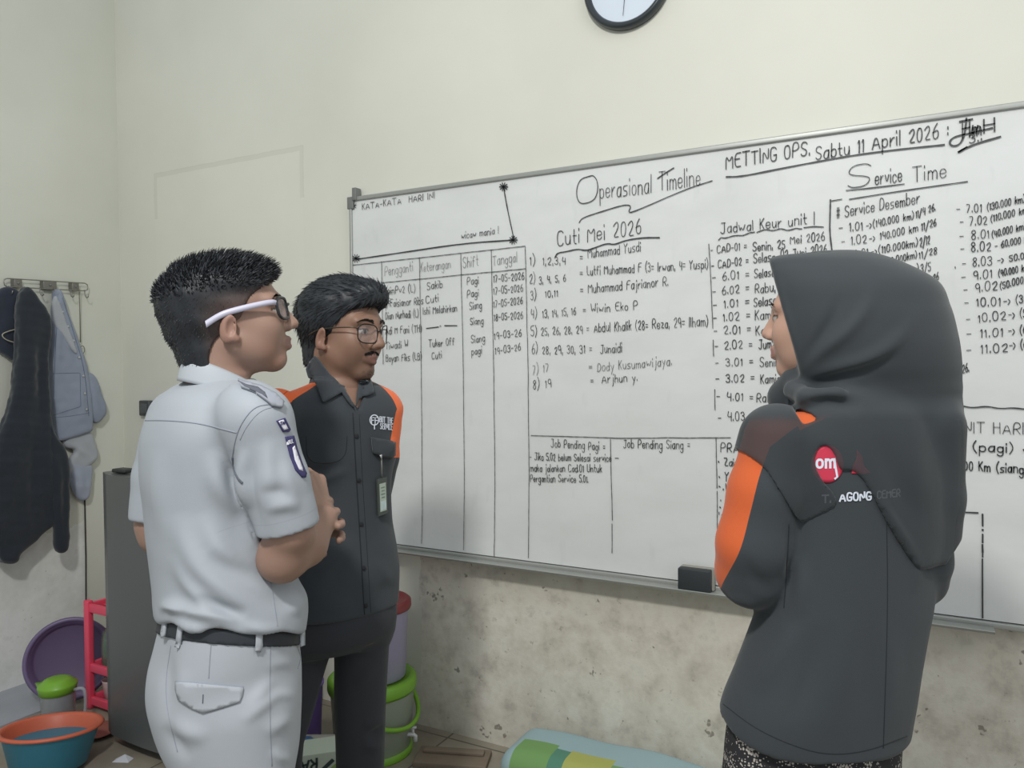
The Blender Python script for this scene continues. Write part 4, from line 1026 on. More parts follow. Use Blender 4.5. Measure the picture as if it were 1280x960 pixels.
for ln_, r in [([(264, 806), (262, 830), (261, 848)], .0007), ([(338, 806), (337, 870), (338, 920), (340, 958)], .0008), ([(214, 806), (207, 850), (209, 890), (222, 940)], .0007), ([(373, 812), (376, 822), (372, 836)], .0012)]:
    b = seam(TT1, ln_, r); sm.add(b.v, b.f)
MW.put('stitching', np.array(sm.v), sm.f, M_seam, trO)
Vp, Fp = patch_on(TT1, [(221, 852), (240, 853), (262, 855), (304, 859), (303, 868), (300, 877), (278, 884), (254, 891), (240, 885), (224, 874), (221, 862)], .0012, .0024, 5)
pf = MW.put('pocket_flap', Vp, Fp, M_trs, trO)
pt = bvh(Vp, Fp); b = MB()
for ln_, r in [([(220, 852), (240, 853), (262, 855), (304, 859)], .0014), ([(304, 860), (302, 872), (299, 878), (278, 885), (254, 892), (240, 886), (224, 875)], .0011)]:
    e = seam(TT1, ln_, r, .0006); b.add(e.v, e.f)
MW.put('flap_edge', np.array(b.v), b.f, M_seam, pf); e = seam(pt, [(254, 868), (253.5, 879)], .0009, .0004, 12); MW.put('buttonhole', np.array(e.v), e.f, M_gap, pf)
# belt and loops
def belt1(P):
    return np.maximum(P1(P, False, .0045), np.abs(P[:, 2] - beltz(P)) - .0135)
V, F = surface(belt1, (-.80, 1.28, .80), (-.34, 1.74, 1.0), .0036); V = relax(V, F, 1, .3)
beO = MW.put('belt', V, F, plain('black_webbing_belt', rgb(48, 52, 58), .7, .05, 60, bump=.2, bscale=500)); BE = bvh(V, F)
for px, y0, y1, wd in ((207, 768, 795, 4.5), (225, 777, 808, 5.5), (319, 787, 812, 8), (374.5, 783, 806, 4)):
    P_ = []
    x2 = px - 4 if px < 230 else px
    Vp, Fp = patch_on(BE, [(px + .5, y0), (px + wd, y0), (x2 + wd, y1), (x2, y1)], .0022, .0026, 3); MW.put('belt_loop', Vp, Fp, M_trs, trO)
def shoes(fig, legs, fv_, mat):
    for a, b, c in legs:
        lo_ = np.minimum(c, c + fv_ * .2) - [.1, .1, .08]; hi_ = np.maximum(c, c + fv_ * .2) + [.1, .1, .05]
        V_, F_ = surface(lambda P: np.maximum(foot(P, c, fv_) - .008, .002 - P[:, 2]), (lo_[0], lo_[1], -.012), hi_, .006); fig.put('shoe', V_, F_, mat)
M_shoe = plain('black_shoe_leather', rgb(30, 30, 32), .4)
shoes(MW, LG1, fv, M_shoe)

# ================================================================ the man in the black and orange shirt
SK2, SK2b, LIP2 = rgb(140, 109, 92), rgb(140, 104, 90), rgb(118, 86, 78)
D2 = 1.05
def L2(px, py, d): return loc(px, py, d * D2)
MM = Figure(-.42, 1.89, 'person in black shirt with orange shoulders and black trousers, hands behind the back')
HD2 = Head(L2(429, 414, 1.80), -24, -4, 0, .975 * D2, 1.0)
T2 = Loft(sil(1.80 * D2, [(470, 408, 448, 140, .9), (480, 388, 466, 140, .72), (490, 364, 484, 140, .62), (506, 345, 496, 140, .62), (530, 342, 496, 140, .66), (565, 346, 492, 140, .70), (600, 350, 484, 140, .74), (650, 353, 484, 140, .76), (690, 353, 490, 140, .76), (720, 353, 493.5, 140, .74), (755, 354, 493, 140, .74), (795, 356, 492, 140, .74)]), 2.3)
f2 = np.array([math.sin(math.radians(140)), math.cos(math.radians(140)), 0]); r2 = np.array([math.cos(math.radians(140)), -math.sin(math.radians(140)), 0])
aR = [L2(345, 520, 1.69), L2(330, 590, 1.76), L2(333, 652, 1.83)]; aL = [L2(474, 521, 1.91), L2(472, 570, 1.95), L2(460, 640, 2.0)]
wR, wL = L2(400, 700, 1.985), L2(438, 700, 2.005)
h2R = hand_parts(wR, np.array([.7, .12, -.55]), np.array([0, 1, 0]), 1, (18, 25, 18)); h2L = hand_parts(wL, np.array([-.6, .25, -.6]), np.array([0, -1, 0]), 1, (18, 25, 18))
NB2 = L2(424, 490, 1.80)
P2 = Loft(sil(1.80 * D2, [(740, 362, 488, 140, .74), (775, 357, 491, 140, .76), (792, 356, 489, 140, .72), (806, 366, 484, 140, .56)]), 2.2)
pz = L2
LG2 = [(pz(384, 792, 1.77), pz(346, 925, 1.765), np.array([pz(328, 985, 1.77)[0], 1.80 * D2, .075])), (pz(452, 792, 1.83), pz(450, 930, 1.84), np.array([pz(447, 985, 1.85)[0], 1.87 * D2, .075]))]
def body2(P):
    d = HD2.sdf(P, 1.15, .95)
    d = smin(d, chain(P, [HD2.at(-.030, 0, -.05), NB2 + [0, 0, .02], NB2 + [0, 0, -.05]], [.053, .052, .075]), .022)
    d = smin(d, T2(P, True, -.016), .03); d = smin(d, P2(P, True, -.014), .03)
    d = smin(d, chain(P, aR + [wR], [.052, .046, .040, .027], .01), .02); d = smin(d, chain(P, aL + [wL], [.050, .045, .040, .027], .01), .02)
    d = smin(d, np.minimum(hand_sdf(P, h2R), hand_sdf(P, h2L)), .005)
    for a, b, c in LG2: d = smin(d, chain(P, [a, b, c], [.058, .046, .036]), .01); d = smin(d, foot(P, c, f2), .02)
    return d
BV2, BF2 = V, F = surface(body2, (-.84, 1.52, 0), (-.06, 2.26, 1.66), .0032); V = relax(V, F, 1, .35); BV2, BF2 = V, F
ob = MM.put('body', V, F, skin_material('brown_skin', rgb(120, 92, 77)), None, {'tone': HD2.tone(V, SK2, LIP2, SK2b, rgb(92, 70, 60))}); MM.tree = bvh(V, F)
# --- hair combed back from the forehead
HB2 = rgb(36, 40, 45)
def hair2(P):
    q = HD2.to(P); u = q[:, 2]
    d = ell(q, (-.020, 0, .038), (.108, .0825, .088))
    d = smin(d, smax(ell(q, (.010, 0, .068), (.100, .072, .064)), .05 - u, .02), .02)
    d = smin(d, ell(q, (.074, 0, .092), (.030, .052, .024)), .02)
    d = smin(d, cone(q, (-.055, 0, 0), (-.052, 0, -.070), .056, .050), .02)
    fr = herm([-.10, -.055, -.034, -.014, .01, .03, .052, .066, .085], [-.050, -.040, -.026, .014, .026, .040, .064, .095, .120], u)
    d = smax(d, q[:, 0] - fr, .008); d = smax(d, -u - .088, .006)
    return d * HD2.k
V, F = surface(hair2, HD2.c - [.16, .15, .12], HD2.c + [.15, .14, .17], .0032); V = relax(V, F, 1, .4)
N = normals(V, F); q = HD2.to(V.astype(F32)); r_ = np.random.default_rng(8)
V = V + N * (.0016 * np.sin(q[:, 1] * 420 + 3 * np.sin(q[:, 2] * 60) + q[:, 0] * 25) * np.clip((q[:, 2] + .02) / .05, 0, 1))[:, None]
sel = r_.choice(len(V), 3600, False); q = q[sel]; n_ = N[sel]
dr = -HD2.R[0][None] * np.clip(.5 + q[:, [2]] * 6, .2, 1) - HD2.R[2][None] * np.clip(.75 - q[:, [2]] * 7, .05, 1); dr = dr - n_ * (dr * n_).sum(1)[:, None] + n_ * .14 + r_.normal(0, .10, dr.shape)
Vs, Fs = strands(V[sel] - n_ * .001, dr, r_.uniform(.012, .030, len(sel)) * np.where(q[:, 2] < -.03, .45, 1), np.full(len(sel), .0011), -n_ * .010)
MM.put('hair', np.concatenate([V, Vs]), np.concatenate([F, Fs + len(V)]), hair_material('combed_black_hair', HB2, .5), None, {'tone': np.tile(np.array(HB2[:3], F32), (len(V) + len(Vs), 1))})
Vb, Fb = brow(MM, HD2, M_hair, 150, .0235, (1, -1), .0009); MM.put('eyebrows', Vb, Fb, M_hair)
ro, di, ll = [], [], []
for _ in range(420):
    l = random.uniform(-.027, .027); u = -.0465 - 4.5 * l * l + random.uniform(-.0042, .0042) * (1.2 - abs(l) * 25); h = MM.tree.ray_cast(Vector(HD2.at(.15, l, u)), Vector(-HD2.R[0]))
    if h[0] is not None: ro.append(np.array(h[0])); di.append(-HD2.R[2] * .8 + HD2.R[1] * l * 30 + np.array(h[1]) * .5); ll.append(random.uniform(.003, .006))
Vb, Fb = strands(ro, di, ll, [.0005] * len(ro), None, 2); MM.put('moustache', Vb, Fb, M_hair)
ro, di, ll = [], [], []
for _ in range(110):
    l = random.gauss(0, .014); u = -.094 + random.gauss(0, .006); h = MM.tree.ray_cast(Vector(HD2.at(.15, l, u)), Vector(-HD2.R[0]))
    if h[0] is not None: ro.append(np.array(h[0])); di.append(-HD2.R[2] + np.array(h[1]) * .7); ll.append(.003)
Vb, Fb = strands(ro, di, ll, [.00025] * len(ro), None, 2); MM.put('chin_stubble', Vb, Fb, M_hair)
M_wire = plain('dark_wire_frame', rgb(44, 44, 46), .3, .03, metal=.5)
spectacles(MM, HD2, M_wire, plain('bronze_wire_temple', rgb(74, 66, 56), .35, .03, metal=.6), plain('faintly_lilac_lens', (.93, .92, 1, 1), .05, 0, 10, alpha=.07), .0015, .0255, .0215, .103, -.003, (.0008, .0012))
# --- shirt
VN = L2(441, 513, 1.69)
def shirt2(P):
    s_r = chain(P, [aR[0], aR[1], aR[1] * .35 + aR[2] * .65], [.064, .062, .060], .01); s_l = chain(P, [aL[0], aL[1], aL[1] * .4 + aL[2] * .6], [.060, .058, .056], .01)
    d = smin(T2(P), np.minimum(s_r, s_l), .02)
    d = smax(d, -chain(P, [NB2 + [0, 0, .04], NB2 + [0, 0, .0]], [.058, .052]), .006)
    q = P - NB2.astype(F32); lat = np.abs(q @ r2.astype(F32)); fr = q @ f2.astype(F32)
    vz = P[:, 2] - VN[2]; d = smax(d, -np.maximum(np.maximum(lat - vz * .62, -vz), .03 - fr) * .8, .003)
    return smax(d, .806 - P[:, 2], .008)
V, F = surface(shirt2, (-.88, 1.54, .70), (-.05, 2.27, 1.46), .0042); V = relax(V, F, 1, .4)
V = folds(V, F, [([(375, 590), (405, 590), (432, 578)], -.006, 5), ([(372, 598), (405, 600), (440, 584)], .005, 6), ([(392, 720), (420, 700), (448, 668)], .005, 9), ([(440, 690), (420, 720), (398, 745)], -.004, 8), ([(462, 700), (478, 712), (490, 735)], .004, 8), ([(470, 650), (462, 690), (465, 730)], -.004, 8),
    ([(378, 640), (400, 655), (436, 650)], .004, 8), ([(410, 530), (405, 560), (415, 580)], .003, 8), ([(492, 545), (484, 560), (476, 572)], .006, 6), ([(470, 760), (478, 740), (488, 725)], -.004, 7), ([(388, 770), (420, 758), (444, 752)], .003, 8)])
V = lumps(V, F, .0016, 18, 12)
# orange yoke: above a slanting seam on each shoulder
q = V - NB2; lat = q @ r2; fr = q @ f2
yoke = np.where(lat > 0, (L2(380, 500, 1.66)[2] - 0) - V[:, 2] + .0, 1.0)
pv = vpix(V)
def seg_side(p, a, b): return ((b[0] - a[0]) * (p[:, 1] - a[1]) - (b[1] - a[1]) * (p[:, 0] - a[0])) / math.hypot(b[0] - a[0], b[1] - a[1])
def below(p, line):
    xs = [a[0] for a in line]; ys = [a[1] for a in line]; return (p[:, 1] - herm(xs, ys, p[:, 0])) * .0018
yr = below(pv, [(300, 560), (335, 532), (352, 515), (368, 499), (385, 488), (394, 482), (420, 474)]); yl = below(pv, [(440, 466), (462, 476), (472, 480), (484, 490), (494, 505), (502, 530), (520, 600)])
yoke = np.where(lat > -.01, yr, yl).astype(F32)
stp = np.maximum((herm([500, 515, 545, 570], [499, 495, 489, 486], pv[:, 1]) - pv[:, 0]) * .0019, np.maximum(512 - pv[:, 1], pv[:, 1] - 572) * .0019)
yoke = np.minimum(yoke, np.where(lat < -.06, stp, 1)).astype(F32)
plk = np.abs(pv[:, 0] - herm([505, 600, 700, 800], [440, 446, 452.5, 458], pv[:, 1])) * .0018 - .0; plk = np.where((pv[:, 1] > 512) & (N is not None), plk, 1).astype(F32)
M_blk = cloth_material('black_work_shirt', rgb(61, 66, 71), [('yoke', rgb(236, 110, 58), 'in')], .88, 800, .3, .06, .15, .2)
M_blk2 = cloth_material('black_collar_cloth', rgb(62, 67, 72), [], .88, 800, .3, .06, .15, .2)
shM = MM.put('shirt', V, F, M_blk, None, {'yoke': yoke}); S2 = bvh(V, F)
M_bseam = plain('black_thread', rgb(36, 39, 43), .9); b = MB()
for ln_, r in [([(441, 516), (445, 590), (451, 690), (456, 775)], .0012), ([(449, 518), (453, 600), (459, 690), (464, 772)], .0005), ([(383, 545), (383, 575), (405, 581), (432, 574), (434, 545)], .0006), ([(366, 500), (366, 540), (372, 575)], .0006)]:
    e = seam(S2, ln_, r); b.add(e.v, e.f)
MM.put('stitching', np.array(b.v), b.f, M_bseam, shM)
e = seam(S2, [(346, 501), (362, 486), (386, 470)], .0008); MM.put('yoke_stitching', np.array(e.v), e.f, plain('orange_thread', rgb(196, 84, 40), .8), shM)
for py in (545, 600, 655, 710, 757):
    p, n = onto(S2, 445 + (py - 540) * .055, py, .001)
    if p is not None:
        bb_ = MB(); M4 = n.to_track_quat('Z', 'Y').to_matrix(); bb_.lathe([(0, 0), (.0052, 0), (.0055, .0012), (.0045, .002), (0, .0016)], 16); MM.put('button', np.array([p + M4 @ Vector(v) for v in bb_.v]), bb_.f, M_bseam, shM)
collar(MM, NB2, 140, .058, .078, NB2[2] + .076, NB2[2] + .012, .046, .040, M_blk2, 26, .030, parent=shM, lean=.022, squash=.92)
_q = HD2.to(BV2.astype(F32)); neck_ok = (_q[:, 2] < -.105) | ((_q[:, 0] < .015) & (_q[:, 2] < -.035))
SB2 = BVHTree.FromPolygons([tuple(v) for v in np.concatenate([V, BV2])], [tuple(map(int, f)) for f in np.concatenate([F, BF2[neck_ok[BF2].all(1)] + len(V)])])
for ol in ([(397, 445), (391, 452), (387, 461), (390, 472), (395, 482), (403, 505), (413, 500), (426, 493), (433, 503), (440, 511), (437, 502), (429, 490), (421, 478), (411, 463), (403, 451)],
           [(449, 472), (459, 473), (463, 482), (466, 493), (456, 497), (447, 500), (443, 510), (445, 490), (447, 478)]):
    Vp, Fp = patch_on(SB2, ol, .007, .003, 3); MM.put('collar_leaf', Vp, Fp, M_blk2, shM)
# chest emblem and words
M_wthread = plain('white_print', rgb(214, 220, 232), .7, .02, 300)
LV, LF = [], []
def emb(pts, wd):
    V2, F2 = [], []; ribbon(V2, F2, pts, wd); b0 = len(LV)
    for v in V2:
        p, n = onto(S2, v[0], v[1], .0014); LV.append(np.array(p) if p is not None else np.array([-.3, 1.7, 1.2]))
    LF.extend([tuple(i + b0 for i in f) for f in F2])
emb([(467.5 + 5.4 * math.cos(a), 525 + 6.3 * math.sin(a)) for a in np.linspace(0, 2 * math.pi, 28)], 1.3); emb([(467.5, 531), (467.7, 536)], 1.4)
for l_ in ([(464, 529), (464, 522), (467, 522)], [(464, 525.3), (466.5, 525.3)], [(468.5, 530), (468.5, 522), (471.5, 522)], [(468.5, 525.6), (471.5, 525.6)]): emb(l_, 1.1)
for tx in (('BUT THE', 474.2, 527.5, 490.5, 529.5, 7), ('SERVICE', 475, 536, 490, 537.5, 7)):
    Vt, Ft = letters_on(S2, *tx, .85, .0014); b0 = len(LV); LV += Vt; LF += [tuple(i + b0 for i in f) for f in Ft]
MM.put('chest_lettering', np.array(LV), fix_faces(LV, LF), M_wthread, shM)
# chest pocket with a flap that stands out
Vp, Fp = patch_on(S2, [(463, 546), (478, 549), (491, 553), (491, 568), (488, 571), (475, 570), (465, 566)], .004, .004, 4); pkf = MM.put('pocket_flap', Vp, Fp, M_blk2, shM); PF = bvh(Vp, Fp)
# --- trousers
def trous2(P):
    d = P2(P)
    for a, b, c in LG2: d = smin(d, chain(P, [a, b, c + [0, 0, .02]], [.070, .062, .056]), .022)
    return smax(d, .055 - P[:, 2], .004)
V, F = surface(trous2, (-.84, 1.62, .03), (-.06, 2.16, 1.02), .005); V = relax(V, F, 1, .4)
V = folds(V, F, [([(483, 905), (470, 918), (455, 922)], -.008, 5), ([(484, 895), (470, 906), (452, 908)], .006, 6), ([(484, 930), (468, 936), (450, 930)], .006, 6), ([(470, 830), (455, 850), (440, 860)], .004, 7), ([(400, 850), (390, 875), (380, 900)], .004, 7)]); V = lumps(V, F, .0016, 18, 5)
MM.put('trousers', V, F, cloth_material('black_trouser_cloth', rgb(56, 59, 64), [], .9, 800, .25, .05, .1, .2))
shoes(MM, LG2, f2, M_shoe)
# --- badge holder hanging from the pocket
p0, n0 = onto(PF, 474, 568, .004)
p1, n1 = onto(S2, 474, 598, .006); p2, n2 = onto(S2, 475, 620, .004)
bc = np.array(p2); up = nrm(np.array(p1) - np.array(onto(S2, 475.5, 642, .006)[0])); nn = nrm(np.array(n2)); rt = nrm(np.cross(up, nn)); nn = np.cross(rt, up)
bR = to_world(np.array(p0)); badge = empty('id_badge', bR, YAW, 'clear badge holder with a pale card hanging from the black shirt\'s chest pocket', 'badge')
def bput(name, b_, mat, parent=None, smooth=False):
    V_ = [np.array(v) - np.array(p0) for v in b_.v]; return link(name, mesh(name, V_, b_.f), mat, badge if parent is None else parent, smooth)
def obox(c, hx, hy, hz):
    b_ = MB(); V_ = [c + rt * hx * a + up * hy * b2 + nn * hz * c2 for a, b2, c2 in ((-1, -1, -1), (1, -1, -1), (1, 1, -1), (-1, 1, -1), (-1, -1, 1), (1, -1, 1), (1, 1, 1), (-1, 1, 1))]
    return b_.add(V_, [(0, 3, 2, 1), (4, 5, 6, 7), (0, 1, 5, 4), (1, 2, 6, 5), (2, 3, 7, 6), (3, 0, 4, 7)])
bt_ = bc + up * .046
b_ = MB(); b_.tube([np.array(p0) + nn * .003, (np.array(p0) + bt_) / 2 + nn * .004, bt_ + nn * .003], .0016, 8); b_.tube([np.array(p0) + nn * .002 + rt * .003, np.array(p0) - up * .012 + nn * .003, np.array(p0) + nn * .002 - rt * .003], .0014, 8); bput('strap_clip', b_, plain('steel_clip', rgb(176, 178, 176), .3, .03, metal=.6), None, True)
ho = bput('holder', obox(bc + nn * .003, .017, .045, .0022), plain('smoky_holder', rgb(70, 76, 72), .25))
cr = bput('card', obox(bc + nn * .0056 - up * .002, .011, .034, .0006), plain('pale_green_card', rgb(172, 186, 172), .4, .1, 60), ho)
b_ = obox(bc + nn * .0064 - up * .022, .0095, .011, .0003); bput('photo', b_, plain('card_photo', rgb(196, 214, 214), .4, .2, 90), cr)
b_ = MB()
for k_ in range(4): b_.add(obox(bc + nn * .0064 + up * (.022 - .008 * k_), .007 - .0012 * (k_ % 2), .0012, .0002).v, [(4, 5, 6, 7)])
bput('printed_lines', b_, plain('card_print', rgb(112, 126, 116), .5), cr)

# ================================================================ the woman in the black headscarf
SK3, LIP3 = rgb(186, 150, 132), rgb(170, 116, 110)
WM = Figure(.53, 1.31, 'person in black headscarf and black orange-sleeved jacket seen from behind with folded arms')
HD3 = Head(loc(1031, 400, 1.335), 145, 2, 0, .93, 1.0)
PH3 = -14
f3 = np.array([math.sin(math.radians(PH3)), math.cos(math.radians(PH3)), 0]); r3 = np.array([math.cos(math.radians(PH3)), -math.sin(math.radians(PH3)), 0])
T3 = Loft(sil(1.30, [(482, 1030, 1110, PH3, .9), (496, 1012, 1130, PH3, .7), (514, 982, 1160, PH3, .56), (534, 966, 1180, PH3, .52), (560, 960, 1184, PH3, .54), (600, 962, 1182, PH3, .58), (640, 968, 1178, PH3, .6), (700, 962, 1172, PH3, .62), (756, 948, 1165, PH3, .64),
    (790, 936, 1158, PH3, .64), (830, 920, 1151, PH3, .64), (875, 901, 1144, PH3, .64), (915, 893, 1136, PH3, .64), (960, 886, 1130, PH3, .64)]), 2.35)
sL = [loc(972, 552, 1.27), loc(957, 615, 1.265), loc(944, 680, 1.265), loc(942, 714, 1.285)]; eL = loc(985, 728, 1.47)
sR = [loc(1160, 535, 1.30), loc(1160, 620, 1.31), loc(1154, 700, 1.31), loc(1147, 722, 1.33)]; eR = loc(1098, 722, 1.50)
w3L, w3R = loc(1050, 722, 1.52), loc(1030, 708, 1.53)
h3L = hand_parts(w3L, r3, -f3, -1, (16, 24, 16), 4, .9); h3R = hand_parts(w3R, -r3, -f3, 1, (16, 24, 16), 4, .9)
NB3 = loc(1056, 500, 1.31)
P3 = Loft(sil(1.30, [(860, 918, 1128, PH3, .5), (890, 909, 1131, PH3, .56), (960, 901, 1128, PH3, .60), (1040, 894, 1130, PH3, .72), (1250, 890, 1126, PH3, .72), (1430, 886, 1124, PH3, .72)]), 2.2)
LG3 = [(np.array([.44, 1.31, .72]), np.array([.435, 1.32, .40]), np.array([.43, 1.30, .075])), (np.array([.57, 1.30, .72]), np.array([.57, 1.30, .40]), np.array([.57, 1.28, .075]))]
def body3(P):
    d = HD3.sdf(P, .8, .8)
    d = smin(d, chain(P, [HD3.at(-.028, 0, -.05), NB3 + [0, 0, .02], NB3 + [0, 0, -.05]], [.048, .046, .056]), .02)
    d = smin(d, smax(T3(P, True, -.022), .80 - P[:, 2], .01), .02)
    d = smin(d, P3(P, True, -.02), .02)
    d = smin(d, chain(P, sL + [eL, w3L], [.044, .042, .038, .036, .032, .024], .01), .02); d = smin(d, chain(P, sR + [eR, w3R], [.044, .042, .038, .036, .032, .024], .01), .02)
    d = smin(d, np.minimum(hand_sdf(P, h3L), hand_sdf(P, h3R)), .005)
    for a, b, c in LG3: d = smin(d, chain(P, [a, b, c], [.052, .046, .036]), .02); d = smin(d, foot(P, c, f3, .85), .02)
    return d
V, F = surface(body3, (.24, .98, 0), (.84, 1.72, 1.62), .0034); V = relax(V, F, 1, .4); BW, BWF = V, F
WM.put('body', V, F, skin_material('light_skin', rgb(166, 126, 108)), None, {'tone': HD3.tone(V, SK3, LIP3)}); WM.tree = bvh(V, F)
Vb, Fb = brow(WM, HD3, M_hair, 40, .0235, (1, -1), .0004); MW_ = WM.put('eyebrows', Vb, Fb, M_hair)
def poly2(p, ol):
    'signed distance in pixels to a polygon'
    O = [np.array(q, float) for q in ol]; d, _ = pdist(p, O + [O[0]]); ins = np.zeros(len(p), bool); j = len(O) - 1
    for i in range(len(O)):
        a, b_ = O[i], O[j]; c = ((a[1] > p[:, 1]) != (b_[1] > p[:, 1])) & (p[:, 0] < (b_[0] - a[0]) * (p[:, 1] - a[1]) / (b_[1] - a[1] + 1e-9) + a[0]); ins ^= c; j = i
    return np.where(ins, -d, d)
# --- jacket: loose tunic with wide sleeves folded in front
cuffL = eL * .35 + w3L * .65; cuffR = eR * .35 + w3R * .65
def jack3(P):
    aL_ = chain(P, [sL[0], sL[1], sL[2], sL[3], eL, cuffL], [.056, .060, .060, .060, .054, .046], .012); aR_ = chain(P, [sR[0], sR[1], sR[2], sR[3], eR, cuffR], [.050, .046, .046, .046, .044, .042], .012)
    d = smin(T3(P), np.minimum(aL_, aR_), .012)
    d = smax(d, -chain(P, [NB3 + [0, 0, .05], NB3 + [0, 0, .02]], [.052, .050]), .005)
    return smax(d, hemz(P) - P[:, 2], .006)
_h = [loc(902, 884, 1.31), loc(1030, 951, 1.20), loc(1134, 927, 1.27)]
HP_ = np.linalg.solve(np.array([[p_[0], p_[1], 1] for p_ in _h]), [p_[2] for p_ in _h])
def hemz(P): return (HP_[0] * P[:, 0] + HP_[1] * P[:, 1] + HP_[2]).astype(F32)
V, F = surface(jack3, (.24, .98, .64), (.84, 1.66, 1.42), .0042); V = relax(V, F, 1, .4)
V = folds(V, F, [([(985, 650), (988, 700), (984, 750)], -.006, 5), ([(1000, 690), (1004, 740), (992, 780)], .006, 9), ([(905, 745), (930, 752), (955, 765)], .005, 6), ([(925, 690), (940, 720), (965, 745)], -.004, 8), ([(1000, 770), (975, 820), (945, 870)], .006, 12), ([(1060, 760), (1055, 840), (1040, 920)], .005, 16),
    ([(1110, 770), (1112, 850), (1106, 920)], .005, 14), ([(1020, 780), (1010, 850), (990, 910)], -.005, 12), ([(1150, 690), (1160, 710), (1172, 720)], -.004, 5), ([(1158, 660), (1150, 700), (1140, 745)], .004, 6)])
V = lumps(V, F, .0018, 16, 21)
pv = vpix(V)
edge_in = herm([560, 590, 640, 690, 735, 760], [962, 951, 938, 924, 901, 893], pv[:, 1])
stripe = np.maximum((pv[:, 0] - edge_in) * .00135, np.maximum(545 - pv[:, 1], pv[:, 1] - 737) * .00135).astype(F32); stripe[pv[:, 0] > 1000] = 1
tri = np.maximum.reduce([(pv[:, 1] - (533 - (pv[:, 0] - 1005) * .40)), -(pv[:, 0] - (991 + (pv[:, 1] - 509) * .62)), (505 - pv[:, 1]) + 0 * pv[:, 0]]) * .00135
q = V - NB3; sh_or = np.minimum(stripe, np.maximum(tri, np.where(V[:, 1] > 1.36, 1, -1)))
# the shoulder panel continues from the sleeve stripe up to the neck
panel = np.maximum((pv[:, 1] - herm([930, 960, 1000, 1040], [575, 560, 531, 517], pv[:, 0])) * .00135, (pv[:, 0] - 1030) * .00135)
sh_or = np.minimum(sh_or, panel); sh_or = np.minimum(sh_or, poly2(pv, [(984, 503), (1003, 508), (1030, 524), (1012, 532), (1000, 538)]) * .00135).astype(F32)
M_jk = cloth_material('black_jacket_cloth', rgb(60, 65, 69), [('panel', rgb(206, 98, 54), 'in')], .88, 800, .28, .05, .15, .2)
jkO = WM.put('jacket', V, F, M_jk, None, {'panel': sh_or}); J3 = bvh(V, F)
b = MB()
for ln_, r in [([(1108, 640), (1110, 760), (1104, 935)], .0006), ([(986, 655), (984, 700), (980, 760)], .0007), ([(904, 880), (940, 908), (980, 928), (1030, 944), (1082, 940), (1134, 920)], .0006)]:
    e = seam(J3, ln_, r); b.add(e.v, e.f)
WM.put('stitching', np.array(b.v), b.f, M_bseam, jkO)
# back print
M_red = plain('red_print', rgb(196, 48, 74), .75, .03, 200); M_dred = plain('dark_red_print', rgb(112, 44, 56), .8, .03, 200); M_gprint = plain('dim_grey_print', rgb(110, 114, 118), .8, .03, 200)
Vp, Fp = patch_on(J3, [(1034 + 20 * math.cos(a), 580 + 23.5 * math.sin(a)) for a in np.linspace(0, 2 * math.pi, 40)[:-1]], .0012, .0005, 4); rd = WM.put('round_emblem', Vp, Fp, M_red, jkO); rt_ = bvh(Vp, Fp)
Vt, Ft = letters_on(rt_, 'om', 1021, 584.5, 1043, 584, 17, 3.0, .0006); V2, F2 = [], []
ribbon(V2, F2, [(1043, 574), (1044.5, 585), (1046.5, 596), (1044, 598)], 2.6)
b0 = len(Vt)
for v in V2:
    p, n = onto(rt_, v[0], v[1], .0006); p = p or onto(J3, v[0], v[1], .002)[0]; Vt.append(np.array(p))
Ft += [tuple(i + b0 for i in f) for f in F2]
WM.put('emblem_lettering', np.array(Vt), fix_faces(Vt, Ft), M_wthread, rd)
Vp, Fp = patch_on(J3, [(1071, 562), (1078, 572), (1079, 582), (1088, 591), (1083, 593), (1072, 592), (1064, 592), (1066, 582), (1070, 574)], .0012, .0004, 3); WM.put('flame_emblem', Vp, Fp, M_red, jkO)
Vt, Ft = letters_on(J3, 'AGONG', 1049.5, 626, 1088, 624.5, 9.6, 2.1, .0015); WM.put('back_lettering', np.array(Vt), fix_faces(Vt, Ft), M_wthread, jkO)
Vt, Ft = letters_on(J3, 'T.', 1028, 628, 1038, 627.5, 9, 2.0, .0015); Vt2, Ft2 = letters_on(J3, 'CEMER', 1096, 623, 1124, 620, 9, 1.6, .0015)
WM.put('back_lettering', np.array(Vt + Vt2), fix_faces(Vt + Vt2, Ft + [tuple(i + len(Vt) for i in f) for f in Ft2]), M_wthread, jkO)
# --- skirt
def skirt3(P): return smax(P3(P), .03 - P[:, 2], .004)
V, F = surface(skirt3, (.24, 1.0, .01), (.84, 1.62, .90), .006); V = relax(V, F, 1, .4)
V = folds(V, F, [([(930, 880), (925, 960), (922, 1100)], .008, 14), ([(1000, 900), (995, 1000), (990, 1100)], .008, 18), ([(1080, 900), (1085, 1000), (1082, 1100)], .008, 16)])
t = NT('speckled_black_skirt'); co = t.coord(); vo = t.new('ShaderNodeTexVoronoi'); vo.inputs['Scale'].default_value = 230; t.ln(co, vo.inputs['Vector'])
n_ = t.noise(co, 26, 3); sp = t.math('LESS_THAN', vo.outputs['Distance'], t.math('MULTIPLY', t.math('SUBTRACT', n_, .33), 1.9))
t.color(t.mix(sp, rgb(40, 40, 43), rgb(178, 172, 164))); t.p(Roughness=.9)
WM.put('skirt', V, F, t.m)
shoes(WM, LG3, f3, M_shoe)
